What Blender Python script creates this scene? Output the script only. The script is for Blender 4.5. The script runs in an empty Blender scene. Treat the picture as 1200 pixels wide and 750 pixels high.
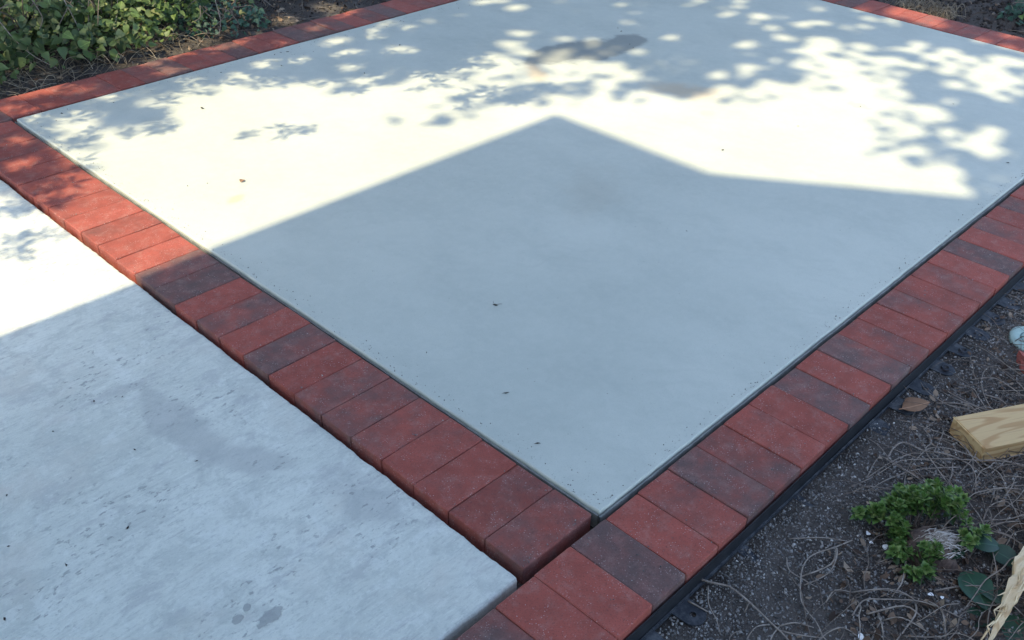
import bpy, bmesh, math, random
import numpy as np
from mathutils import Vector, Matrix, noise

random.seed(7)
rng = np.random.default_rng(7)
scene = bpy.context.scene
COL = scene.collection

# ------------------------------------------------------------------ camera, sky, sun, exposure
cam_data = bpy.data.cameras.new("camera")
cam = bpy.data.objects.new("camera", cam_data)
COL.objects.link(cam)
scene.camera = cam
cam_data.sensor_width = 36.0
cam_data.lens = 34.583
cam_data.clip_start = 0.02
cam_data.clip_end = 2000.0
RIGHT = Vector((0.694951, -0.718512, 0.028008))
DOWN = Vector((-0.386952, -0.406525, -0.827650))
FWD = Vector((0.606063, 0.564338, -0.560545))
m = Matrix.Identity(4)
for i in range(3):
    m[i][0], m[i][1], m[i][2] = RIGHT[i], -DOWN[i], -FWD[i]
m.translation = (-1.0649, -1.0021, 1.3660)
cam.matrix_world = m

SUN_EL = math.radians(56)
world = bpy.data.worlds.new("World")
scene.world = world
world.use_nodes = True
wn = world.node_tree
sky = wn.nodes.new("ShaderNodeTexSky")
sky.sky_type = 'NISHITA'
sky.sun_disc = False
sky.sun_elevation = SUN_EL
sky.sun_rotation = math.radians(270)      # the sun stands over -X, behind the house
sky.air_density = 1.0
sky.dust_density = 1.0
sky.ozone_density = 1.0
wn.links.new(sky.outputs[0], wn.nodes["Background"].inputs[0])
wn.nodes["Background"].inputs[1].default_value = 0.15

sun_data = bpy.data.lights.new("sun", 'SUN')
sun_data.energy = 2.0
sun_data.angle = math.radians(0.53)
sun_data.color = (1.0, 0.85, 0.56)
sun = bpy.data.objects.new("sun", sun_data)
COL.objects.link(sun)
LIGHT = Vector((math.cos(SUN_EL), 0.0, -math.sin(SUN_EL)))
sun.rotation_euler = LIGHT.to_track_quat('-Z', 'Y').to_euler()
TOSUN = np.array((-math.cos(SUN_EL), 0.0, math.sin(SUN_EL)))

scene.view_settings.view_transform = 'Standard'
scene.view_settings.look = 'None'
scene.view_settings.gamma = 1.0
scene.view_settings.exposure = 2.0
scene.render.engine = 'CYCLES'
scene.cycles.use_denoising = True
scene.cycles.max_bounces = 6

# ------------------------------------------------------------------ helpers: objects
def tag(o, label=None, cat=None, group=None, kind=None):
    if label: o["label"] = label
    if cat: o["category"] = cat
    if group: o["group"] = group
    if kind: o["kind"] = kind
    return o

def empty(name, loc=(0, 0, 0), rz=0.0):
    o = bpy.data.objects.new(name, None)
    COL.objects.link(o)
    o.location = loc
    o.rotation_euler = (0, 0, rz)
    o.empty_display_size = 0.05
    return o

def link(name, me, mat=None, parent=None):
    o = bpy.data.objects.new(name, me)
    COL.objects.link(o)
    if mat is not None and not me.materials:
        me.materials.append(mat)
    if parent is not None:
        o.parent = parent
    return o

def mesh_from(name, verts, faces, smooth=False):
    me = bpy.data.meshes.new(name)
    me.from_pydata([tuple(v) for v in verts], [], [tuple(f) for f in faces])
    me.update()
    if smooth:
        me.polygons.foreach_set("use_smooth", [True] * len(me.polygons))
    return me

def bm_mesh(name, bm, smooth=False):
    bmesh.ops.recalc_face_normals(bm, faces=bm.faces)
    me = bpy.data.meshes.new(name)
    bm.to_mesh(me)
    bm.free()
    if smooth:
        me.polygons.foreach_set("use_smooth", [True] * len(me.polygons))
    return me

def box_mesh(name, a, b, bevel=0.0, segs=1):
    bm = bmesh.new()
    bmesh.ops.create_cube(bm, size=1.0)
    for v in bm.verts:
        v.co = Vector([(a[i] + b[i]) / 2 + v.co[i] * (b[i] - a[i]) for i in range(3)])
    if bevel:
        bmesh.ops.bevel(bm, geom=list(bm.edges), offset=bevel, segments=segs, affect='EDGES', profile=0.5)
    return bm_mesh(name, bm)

def scatter(name, variants, pos, basis, which, mat, parent=None, smooth=False):
    """many small pieces joined into one mesh; basis = (n,3,3) with scale included"""
    V, L, S, off = [], [], [], 0
    for k, (bv, bf) in enumerate(variants):
        sel = np.nonzero(which == k)[0]
        if len(sel) == 0:
            continue
        bv = np.asarray(bv, float)
        P = np.einsum('nij,vj->nvi', basis[sel], bv) + pos[sel][:, None, :]
        nv = len(bv)
        V.append(P.reshape(-1, 3))
        base = off + np.arange(len(sel)) * nv
        for f in bf:
            pass
        flat = np.concatenate([np.asarray(f) for f in bf])
        lens = np.array([len(f) for f in bf])
        L.append((base[:, None] + flat[None, :]).ravel())
        S.append(np.tile(lens, len(sel)))
        off += len(sel) * nv
    V = np.concatenate(V); L = np.concatenate(L); S = np.concatenate(S)
    me = bpy.data.meshes.new(name)
    me.vertices.add(len(V)); me.vertices.foreach_set("co", V.ravel())
    me.loops.add(len(L)); me.loops.foreach_set("vertex_index", L.astype(np.int32))
    me.polygons.add(len(S))
    st = np.concatenate(([0], np.cumsum(S)[:-1])).astype(np.int32)
    me.polygons.foreach_set("loop_start", st)
    if smooth:
        me.polygons.foreach_set("use_smooth", np.ones(len(S), bool))
    me.update(calc_edges=True)
    me.validate()
    return link(name, me, mat, parent)

def rot_random(n):
    q = rng.normal(size=(n, 4)); q /= np.linalg.norm(q, axis=1)[:, None]
    w, x, y, z = q.T
    return np.stack([np.stack([1-2*(y*y+z*z), 2*(x*y-z*w), 2*(x*z+y*w)], -1),
                     np.stack([2*(x*y+z*w), 1-2*(x*x+z*z), 2*(y*z-x*w)], -1),
                     np.stack([2*(x*z-y*w), 2*(y*z+x*w), 1-2*(x*x+y*y)], -1)], 1)

def rot_lying(n, tilt):
    """z-up frames with random heading and a tilt (radians, normal spread)"""
    a = rng.uniform(0, 2*np.pi, n); t = rng.normal(0, tilt, n); u = rng.normal(0, tilt, n)
    ca, sa, ct, s_t, cu, su = np.cos(a), np.sin(a), np.cos(t), np.sin(t), np.cos(u), np.sin(u)
    Z0, O1 = np.zeros(n), np.ones(n)
    RZ = np.stack([np.stack([ca, -sa, Z0], -1), np.stack([sa, ca, Z0], -1), np.stack([Z0, Z0, O1], -1)], 1)
    RX = np.stack([np.stack([O1, Z0, Z0], -1), np.stack([Z0, ct, -s_t], -1), np.stack([Z0, s_t, ct], -1)], 1)
    RY = np.stack([np.stack([cu, Z0, su], -1), np.stack([Z0, O1, Z0], -1), np.stack([-su, Z0, cu], -1)], 1)
    return RZ @ RX @ RY

def smooth_path(pts, sub=4):
    P = [Vector(p) for p in pts]
    if len(P) < 3:
        return [P[0].lerp(P[-1], k / 4) for k in range(5)]
    out = []
    for i in range(len(P) - 1):
        p0, p1, p2, p3 = P[max(i-1, 0)], P[i], P[i+1], P[min(i+2, len(P)-1)]
        for k in range(sub):
            t = k / sub
            out.append(0.5 * ((2*p1) + (p2-p0)*t + (2*p0-5*p1+4*p2-p3)*t*t + (3*p1-p0-3*p2+p3)*t*t*t))
    out.append(P[-1])
    return out

def tube_data(path, r0, r1, sides=5):
    verts, faces = [], []
    n = len(path)
    up = Vector((0.13, 0.21, 0.97))
    for i, p in enumerate(path):
        d = (path[min(i+1, n-1)] - path[max(i-1, 0)])
        if d.length < 1e-9: d = Vector((1, 0, 0))
        d.normalize()
        a = d.cross(up)
        if a.length < 1e-4: a = d.cross(Vector((1, 0, 0)))
        a.normalize(); b = d.cross(a)
        r = r0 + (r1 - r0) * i / max(n-1, 1)
        for k in range(sides):
            t = 2*math.pi*k/sides
            verts.append(p + (a*math.cos(t) + b*math.sin(t)) * r)
    for i in range(n-1):
        for k in range(sides):
            a0, a1 = i*sides+k, i*sides+(k+1) % sides
            faces.append((a0, a1, a1+sides, a0+sides))
    faces.append(tuple(range(sides-1, -1, -1)))
    faces.append(tuple(range((n-1)*sides, n*sides)))
    return verts, faces

def tubes_mesh(name, paths, smooth=True):
    V, F = [], []
    for path, r0, r1, sides in paths:
        v, f = tube_data(path, r0, r1, sides)
        o = len(V)
        V += v
        F += [tuple(i+o for i in q) for q in f]
    return mesh_from(name, V, F, smooth)

def lathe_mesh(name, prof, n=28):
    V, F = [], []
    for r, z in prof:
        for k in range(n):
            t = 2*math.pi*k/n
            V.append((r*math.cos(t), r*math.sin(t), z))
    for i in range(len(prof)-1):
        for k in range(n):
            F.append((i*n+k, i*n+(k+1) % n, (i+1)*n+(k+1) % n, (i+1)*n+k))
    F.append(tuple(range((len(prof)-1)*n, len(prof)*n)))
    return mesh_from(name, V, F, True)

def in_poly(px, py, poly):
    inside = np.zeros(len(px), bool)
    j = len(poly) - 1
    for i in range(len(poly)):
        xi, yi = poly[i]; xj, yj = poly[j]
        if yi != yj:
            c = ((yi > py) != (yj > py)) & (px < (xj-xi)*(py-yi)/(yj-yi)+xi)
            inside ^= c
        j = i
    return inside

# ------------------------------------------------------------------ helpers: materials
class Mat:
    def __init__(self, name, rough=0.8, spec=0.3):
        self.m = bpy.data.materials.new(name)
        self.m.use_nodes = True
        self.t = self.m.node_tree
        self.b = self.t.nodes["Principled BSDF"]
        self.b.inputs["Roughness"].default_value = rough
        self.b.inputs["Specular IOR Level"].default_value = spec
    def n(self, typ, **kw):
        x = self.t.nodes.new("ShaderNode" + typ)
        for k, v in kw.items():
            setattr(x, k, v)
        return x
    def put(self, sock, v):
        if hasattr(v, "is_output"):
            self.t.links.new(v, sock)
        elif isinstance(v, (tuple, list)) and len(v) == 3 and sock.type == 'RGBA':
            sock.default_value = (*v, 1.0)
        else:
            sock.default_value = v
    def pos(self):
        return self.n("NewGeometry").outputs["Position"]
    def obj(self):
        return self.n("TexCoord").outputs["Object"]
    def island(self):
        return self.n("NewGeometry").outputs["Random Per Island"]
    def scaled(self, vec, s, off=(0, 0, 0), rz=0.0):
        x = self.n("Mapping")
        self.put(x.inputs["Vector"], vec)
        x.inputs["Scale"].default_value = s
        x.inputs["Location"].default_value = off
        x.inputs["Rotation"].default_value = (0, 0, rz)
        return x.outputs[0]
    def noise(self, vec, scale, detail=3.0, rough=0.55, dist=0.0):
        x = self.n("TexNoise")
        self.put(x.inputs["Vector"], vec)
        x.inputs["Scale"].default_value = scale
        x.inputs["Detail"].default_value = detail
        x.inputs["Roughness"].default_value = rough
        x.inputs["Distortion"].default_value = dist
        return x.outputs["Fac"]
    def voro(self, vec, scale, out="Distance", rnd=1.0):
        x = self.n("TexVoronoi")
        self.put(x.inputs["Vector"], vec)
        x.inputs["Scale"].default_value = scale
        x.inputs["Randomness"].default_value = rnd
        return x.outputs[out]
    def ramp(self, v, a, b, lo=0.0, hi=1.0):
        x = self.n("MapRange", interpolation_type='SMOOTHSTEP')
        self.put(x.inputs["Value"], v)
        x.inputs["From Min"].default_value = a
        x.inputs["From Max"].default_value = b
        x.inputs["To Min"].default_value = lo
        x.inputs["To Max"].default_value = hi
        return x.outputs[0]
    def math(self, op, a, b=0.0):
        x = self.n("Math", operation=op)
        self.put(x.inputs[0], a); self.put(x.inputs[1], b)
        return x.outputs[0]
    def mix(self, f, a, b, blend='MIX'):
        x = self.n("Mix", data_type='RGBA', blend_type=blend)
        self.put(x.inputs[0], f)
        self.put(x.inputs[6], a)
        self.put(x.inputs[7], b)
        return x.outputs[2]
    def cramp(self, v, stops):
        x = self.n("ValToRGB")
        e = x.color_ramp.elements
        while len(e) < len(stops):
            e.new(0.5)
        for k, (p, c) in enumerate(stops):
            e[k].position = p
            e[k].color = (*c, 1.0)
        self.put(x.inputs[0], v)
        return x.outputs[0]
    def spot(self, vec, c, r, rz=0.0, wob=0.35, wscale=9.0, soft=0.35):
        """1 inside an irregular elliptical stain at world point c"""
        s = self.n("VectorMath", operation='SUBTRACT')
        self.put(s.inputs[0], vec); s.inputs[1].default_value = (c[0], c[1], 0)
        ro = self.n("VectorRotate", rotation_type='Z_AXIS')
        self.put(ro.inputs["Vector"], s.outputs[0]); ro.inputs["Angle"].default_value = -rz
        k = self.n("VectorMath", operation='MULTIPLY')
        self.put(k.inputs[0], ro.outputs[0]); k.inputs[1].default_value = (1/r[0], 1/r[1], 0)
        l = self.n("VectorMath", operation='LENGTH')
        self.put(l.inputs[0], k.outputs[0])
        d = self.math('ADD', l.outputs["Value"], self.math('MULTIPLY', self.math('SUBTRACT', self.noise(vec, wscale, 4), 0.5), wob*4))
        return self.ramp(d, 1.0 - soft, 1.0, 1.0, 0.0)
    def bump(self, h, strength=0.3, dist=0.002, prev=None):
        x = self.n("Bump")
        x.inputs["Strength"].default_value = strength
        x.inputs["Distance"].default_value = dist
        self.put(x.inputs["Height"], h)
        if prev is not None:
            self.t.links.new(prev, x.inputs["Normal"])
        self.t.links.new(x.outputs[0], self.b.inputs["Normal"])
        return x.outputs[0]
    def color(self, v):
        self.put(self.b.inputs["Base Color"], v)
        return self

# patches of sun and shade on the patio, and where the dry stems lie (metres)
MAIN= [(-0.333, 1.939), (-0.197, 1.911), (-0.148, 1.79), (0.017, 1.889), (0.044, 2.124), (0.073, 2.143), (0.141, 2.176), (0.24, 2.134), (0.334, 2.078), (0.44, 2.062), (0.431, 2.184), (0.423, 2.255), (0.544, 2.279), (0.675, 2.265), (0.812, 2.25), (0.904, 2.217), (0.94, 2.1), (1.009, 1.979), (1.053, 1.881), (1.17, 1.824), (1.301, 1.779), (1.461, 1.76), (1.591, 1.775), (1.768, 1.685), (1.821, 1.545), (1.913, 1.398), (1.894, 1.338), (1.674, 1.411), (1.416, 1.522), (1.28, 1.564), (1.345, 1.449), (1.426, 1.354), (1.483, 1.237), (1.637, 1.164), (1.713, 1.187), (1.782, 1.079), (1.861, 0.941), (1.999, 0.884), (2.195, 0.861), (2.361, 0.773), (2.489, 0.734), (2.555, 0.83), (2.632, 0.896), (2.803, 0.915), (2.849, 0.962), (2.933, 0.845), (2.952, 0.755), (2.885, 0.605), (2.855, 0.486), (2.702, 0.532), (2.657, 0.449), (2.564, 0.355), (2.463, 0.278), (2.298, 0.248), (2.108, 0.194), (1.982, 0.127), (1.954, 0.083), (2.004, 0.019), (2.081, 0.01), (2.113, -0.02), (2.034, -0.093), (1.94, -0.176), (1.2, -0.2), (1.2, 0.9), (-2.2, 0.9), (-2.2, 1.75)]
POLY= [[(3.14, 0.59), (3.308, 0.575), (3.317, 0.464), (3.393, 0.31), (3.403, 0.188), (2.957, 0.026), (2.769, 0.035), (2.792, 0.174), (2.807, 0.23), (2.803, 0.331), (2.899, 0.332), (2.984, 0.477)], [(2.532, 0.098), (2.61, -0.025), (2.385, -0.059), (2.154, -0.031), (2.144, 0.023), (2.24, 0.102), (2.377, 0.095)], [(3.544, 0.868), (3.609, 0.71), (3.564, 0.601), (3.484, 0.654), (3.438, 0.775)]]
SPOTS= [(0.22, 2.291, 0.05), (0.128, 2.236, 0.04), (0.199, 2.191, 0.04), (0.112, 2.369, 0.05), (0.389, 2.362, 0.05), (0.693, 2.478, 0.06), (0.657, 2.51, 0.03), (0.68, 2.32, 0.05), (0.998, 2.298, 0.06), (1.115, 2.234, 0.04), (1.421, 2.522, 0.06), (1.368, 2.315, 0.07), (1.324, 2.185, 0.06), (1.595, 2.341, 0.04), (1.549, 2.274, 0.05), (1.486, 2.098, 0.05), (1.526, 2.049, 0.04), (1.223, 2.035, 0.05), (1.275, 1.9, 0.04), (1.051, 1.941, 0.04), (1.18, 1.887, 0.05), (1.69, 2.368, 0.04), (1.716, 2.267, 0.04), (1.856, 2.273, 0.02), (2.239, 2.319, 0.05), (2.284, 2.157, 0.06), (2.316, 2.271, 0.04), (2.03, 1.887, 0.05), (1.897, 1.809, 0.06), (1.86, 1.714, 0.05), (2.116, 1.706, 0.04), (2.194, 1.623, 0.03), (1.988, 1.602, 0.05), (1.997, 1.483, 0.045), (2.192, 1.494, 0.02), (1.933, 1.407, 0.05), (2.029, 1.361, 0.05), (1.968, 1.247, 0.06), (1.845, 1.246, 0.05), (1.731, 1.396, 0.06), (2.509, 1.677, 0.03), (2.481, 1.418, 0.04), (2.226, 1.407, 0.04), (2.248, 1.012, 0.05), (2.34, 0.943, 0.03), (2.426, 0.971, 0.04), (2.673, 1.146, 0.05), (3.052, 1.325, 0.06), (3.114, 1.482, 0.03), (2.953, 1.195, 0.04), (2.865, 1.098, 0.05), (3.092, 1.124, 0.05), (3.191, 1.071, 0.04), (2.954, 0.96, 0.06), (2.578, 0.944, 0.03), (2.951, 1.446, 0.04), (3.196, 1.522, 0.04), (3.294, 0.916, 0.04), (3.421, 0.956, 0.04), (3.428, 0.849, 0.03), (3.246, 0.644, 0.05), (3.144, 0.616, 0.05), (2.971, 0.515, 0.06), (2.997, 0.399, 0.05), (2.552, 0.275, 0.05), (2.504, 0.208, 0.055), (2.384, 0.129, 0.05), (2.266, 0.226, 0.05), (2.143, 0.134, 0.045), (2.401, 0.248, 0.05), (2.057, 0.014, 0.06), (3.527, 0.476, 0.05), (3.52, 0.359, 0.05), (3.697, 0.911, 0.06), (3.741, 0.82, 0.06), (3.579, 0.906, 0.04), (3.368, 1.193, 0.03), (0.876, 3.04, 0.08), (0.678, 2.779, 0.07), (0.723, 2.712, 0.07), (1.081, 3.187, 0.05), (0.997, 2.784, 0.04), (0.973, 2.659, 0.04), (1.337, 3.054, 0.05), (1.376, 2.735, 0.06), (1.633, 2.629, 0.06), (1.748, 2.65, 0.05), (1.108, 2.614, 0.04), (0.138, 2.62, 0.05), (0.225, 2.586, 0.06), (0.312, 2.601, 0.06), (0.368, 2.516, 0.04), (0.123, 2.461, 0.05), (-0.011, 2.22, 0.05), (-0.071, 2.053, 0.05), (1.23, 2.703, 0.03), (1.196, 2.465, 0.03), (0.817, 2.804, 0.18), (0.867, 2.88, 0.15), (0.758, 2.678, 0.165), (0.867, 2.76, 0.135), (0.526, 3.201, 0.09), (0.64, 2.956, 0.06), (0.263, 2.884, 0.06), (0.767, 2.92, 0.06), (1.122, 2.954, 0.09), (1.035, 2.723, 0.075), (0.656, 2.706, 0.12), (0.7, 2.64, 0.12), (1.0, 2.918, 0.09), (0.953, 2.654, 0.075), (0.946, 2.588, 0.075), (1.276, 2.894, 0.09), (0.752, 2.718, 0.135), (0.428, 3.066, 0.075), (0.506, 2.932, 0.06), (0.455, 3.045, 0.06), (0.99, 2.801, 0.06), (1.149, 2.809, 0.075), (0.61, 2.807, 0.045), (1.376, 2.735, 0.105), (1.077, 2.598, 0.075), (1.641, 2.639, 0.12), (1.654, 2.783, 0.09), (3.659, 0.9, 0.12), (3.607, 0.77, 0.105), (3.734, 0.765, 0.06), (3.704, 0.414, 0.06)]
SHADE= [(0.586, 1.742), (0.67, 1.715), (0.681, 1.656), (0.749, 1.653), (0.281, 2.038), (0.176, 2.097), (1.099, 1.456), (1.128, 1.399), (1.194, 1.381), (1.018, 1.499), (1.545, 1.537), (2.08, 0.466), (2.057, 0.386), (1.846, 0.208), (1.87, 0.16), (2.167, 0.711), (2.067, 0.722), (1.726, 1.198), (2.975, 0.354), (3.238, 0.321), (2.977, 0.25), (-0.231, 1.772), (-0.173, 1.791), (-0.297, 1.563), (-0.244, 1.577), (-0.341, 1.541), (-0.087, 1.81), (-0.053, 2.124), (-0.072, 1.93)]
TWIGS=[
  [(0.099, -0.411), (0.103, -0.436), (0.116, -0.462), (0.119, -0.473), (0.112, -0.511), (0.102, -0.565), (0.094, -0.601), (0.091, -0.614)] ,
  [(0.1, -0.436), (0.054, -0.466), (0.035, -0.496), (0.024, -0.514)] ,
  [(0.044, -0.431), (0.049, -0.47)] ,
  [(0.389, -0.572), (0.347, -0.559), (0.297, -0.538), (0.258, -0.54), (0.225, -0.553), (0.19, -0.575), (0.174, -0.596), (0.156, -0.626), (0.143, -0.649), (0.144, -0.667)] ,
  [(0.265, -0.502), (0.236, -0.524), (0.23, -0.548), (0.237, -0.584)] ,
  [(0.243, -0.548), (0.295, -0.576), (0.335, -0.564), (0.305, -0.579), (0.268, -0.583), (0.227, -0.562)] ,
  [(0.115, -0.508), (0.105, -0.517), (0.094, -0.518)] ,
  [(0.122, -0.645), (0.151, -0.648), (0.174, -0.662), (0.188, -0.679)] ,
  [(0.104, -0.564), (0.066, -0.556), (0.046, -0.553)] ,
  [(0.111, -0.579), (0.077, -0.584), (0.064, -0.588)] ,
  [(0.113, -0.578), (0.131, -0.598), (0.153, -0.624)] ,
  [(0.103, -0.58), (0.109, -0.615), (0.145, -0.648)] ,
  [(0.215, -0.612), (0.239, -0.614), (0.27, -0.636)] ,
  [(0.31, -0.48), (0.322, -0.507), (0.347, -0.534), (0.38, -0.566)] ,
  [(0.654, -0.691), (0.603, -0.731), (0.542, -0.772), (0.478, -0.809), (0.427, -0.834)] ,
  [(0.432, -0.663), (0.391, -0.677), (0.336, -0.694), (0.308, -0.692)] ,
  [(0.27, -0.635), (0.306, -0.674), (0.321, -0.705), (0.325, -0.733)] ,
  [(0.221, -0.661), (0.258, -0.661), (0.279, -0.688), (0.32, -0.735), (0.329, -0.774), (0.344, -0.807)] ,
  [(0.372, -0.742), (0.411, -0.778), (0.448, -0.821), (0.49, -0.862)] ,
  [(0.186, -0.68), (0.186, -0.702)] ,
  [(0.245, -0.679), (0.288, -0.721), (0.296, -0.753)] ,
  [(0.395, -0.796), (0.396, -0.834), (0.421, -0.852), (0.42, -0.888)] ,
  [(0.318, -0.732), (0.286, -0.744), (0.221, -0.743)] ,
  [(0.339, -0.744), (0.314, -0.777), (0.281, -0.803)] ,
  [(0.258, -0.691), (0.224, -0.712), (0.206, -0.728)] ,
  [(0.251, -0.706), (0.259, -0.731), (0.271, -0.776)] ,
  [(0.591, -0.756), (0.592, -0.785), (0.599, -0.821)] ,
  [(0.462, -0.793), (0.456, -0.825)] ,
  [(0.663, -0.723), (0.686, -0.753), (0.695, -0.785)] ,
  [(0.619, -0.733), (0.66, -0.728), (0.688, -0.748), (0.678, -0.783)] ,
  [(0.614, -0.75), (0.637, -0.776), (0.662, -0.789)] ,
  [(0.585, -0.504), (0.657, -0.494), (0.655, -0.526), (0.651, -0.58)] ,
  [(0.582, -0.505), (0.658, -0.52), (0.712, -0.538), (0.745, -0.558)] ,
  [(0.664, -0.509), (0.702, -0.503), (0.731, -0.513), (0.739, -0.556), (0.745, -0.58), (0.755, -0.606), (0.761, -0.645), (0.758, -0.684)] ,
  [(0.821, -0.519), (0.798, -0.542), (0.767, -0.557), (0.733, -0.559), (0.701, -0.596), (0.678, -0.639), (0.676, -0.669)] ,
  [(0.933, -0.497), (0.95, -0.548), (0.964, -0.605)] ,
  [(1.045, -0.502), (1.027, -0.542), (1.001, -0.567), (0.985, -0.601)] ,
  [(1.084, -0.519), (1.117, -0.561), (1.1, -0.633)] ,
  [(1.044, -0.563), (1.034, -0.604), (1.028, -0.633)] ,
  [(0.818, -0.52), (0.867, -0.525)] ,
  [(0.853, -0.549), (0.811, -0.563), (0.755, -0.571)] ,
  [(0.535, -0.495), (0.588, -0.511)] ,
  [(0.755, -0.614), (0.704, -0.632), (0.667, -0.636)] ,
  [(0.823, -0.611), (0.782, -0.641), (0.727, -0.67)] ,
  [(0.519, -0.504), (0.547, -0.524), (0.591, -0.57)] ,
]
BITS= [(0.423, 0.444), (0.165, 0.413), (0.189, 0.176), (0.353, 1.463), (1.1, 0.338), (2.37, 0.459), (0.573, 2.054), (0.193, 2.334), (0.225, 2.356), (1.14, 2.344), (1.084, 2.352), (0.815, 2.318), (1.03, 2.229), (0.215, 1.55), (0.268, 1.526), (1.534, 2.111), (2.408, 1.651), (2.382, 1.61), (2.275, 1.478), (2.251, 1.44), (2.282, -0.124), (2.663, 0.23), (1.654, 0.588), (0.116, 0.012), (1.218, 1.949), (2.027, 0.521)]
BITS2= [(-0.574, 0.759), (-0.721, 0.639), (-0.775, 0.506), (-0.849, 0.35), (-0.721, 0.39), (-0.598, 0.398), (-0.481, 0.588), (0.03, 1.449), (-0.466, 0.794), (-0.41, 0.471), (-0.415, 0.766)]

# ------------------------------------------------------------------ materials
def mat_new_concrete():
    M = Mat("new_concrete", 0.78, 0.3)
    p = M.pos()
    c = M.mix(M.ramp(M.noise(p, 1.3, 4), 0.3, 0.7), (0.405, 0.425, 0.365), (0.475, 0.490, 0.420))
    c = M.mix(M.ramp(M.noise(M.scaled(p, (1.0, 0.55, 1), rz=0.5), 7.0, 5, 0.6), 0.42, 0.72, 0.0, 0.38), c, (0.355, 0.375, 0.325))
    c = M.mix(M.ramp(M.noise(p, 34.0, 3, 0.7), 0.35, 0.75, 0.0, 0.22), c, (0.53, 0.54, 0.465))
    # damp grey blotch and iron-tan stains left from the pour
    wet = M.math('MAXIMUM', M.spot(p, (2.06, 1.555), (0.31, 0.135), -0.25, 0.28, 7.0, 0.3), M.spot(p, (2.27, 1.51), (0.15, 0.10), 0.2, 0.25, 9.0))
    c = M.mix(M.math('MULTIPLY', wet, 0.72), c, (0.155, 0.165, 0.155))
    tan = M.math('MAXIMUM', M.spot(p, (2.01, 1.00), (0.20, 0.10), -1.2, 0.4, 8.0, 0.8), M.spot(p, (1.74, 1.53), (0.16, 0.06), 0.9, 0.4, 8.0, 0.8))
    tan = M.math('MAXIMUM', tan, M.spot(p, (0.27, 1.38), (0.05, 0.03), 0.3, 0.4, 15.0, 0.8))
    c = M.mix(M.math('MULTIPLY', tan, 0.6), c, (0.44, 0.33, 0.21))
    sm = M.math('MAXIMUM', M.spot(p, (2.38, 0.47), (0.035, 0.05), 0.0, 0.5, 30.0, 0.4), M.spot(p, (1.11, 0.70), (0.22, 0.13), 0.4, 0.5, 6.0, 0.9))
    c = M.mix(M.math('MULTIPLY', sm, 0.22), c, (0.30, 0.27, 0.21))
    tro = M.n("TexWave", wave_type='RINGS', rings_direction='Z')
    M.put(tro.inputs["Vector"], M.scaled(p, (1.0, 1.0, 0.0), (0.9, 1.4, 0.0)))
    tro.inputs["Scale"].default_value = 4.5
    tro.inputs["Distortion"].default_value = 9.0
    tro.inputs["Detail"].default_value = 4.0
    tro.inputs["Detail Scale"].default_value = 1.4
    c = M.mix(M.math('MULTIPLY', M.ramp(tro.outputs["Fac"], 0.75, 1.0), M.ramp(M.noise(p, 3.0, 4), 0.42, 0.66, 0.0, 0.10)), c, (0.33, 0.345, 0.30))
    g = M.noise(p, 420.0, 2, 0.7)
    c = M.mix(M.ramp(g, 0.52, 0.78, 0.0, 0.42), c, (0.26, 0.27, 0.235))
    pit = M.math('MULTIPLY', M.ramp(M.voro(p, 38.0), 0.03, 0.075, 1.0, 0.0), M.ramp(M.noise(p, 4.0, 2), 0.48, 0.60))
    c = M.mix(M.math('MULTIPLY', pit, 0.7), c, (0.13, 0.12, 0.11))
    M.color(c)
    b = M.bump(M.noise(p, 300.0, 3, 0.7), 0.22, 0.0012)
    M.bump(M.noise(p, 9.0, 4, 0.5), 0.25, 0.004, b)
    return M.m

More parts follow.
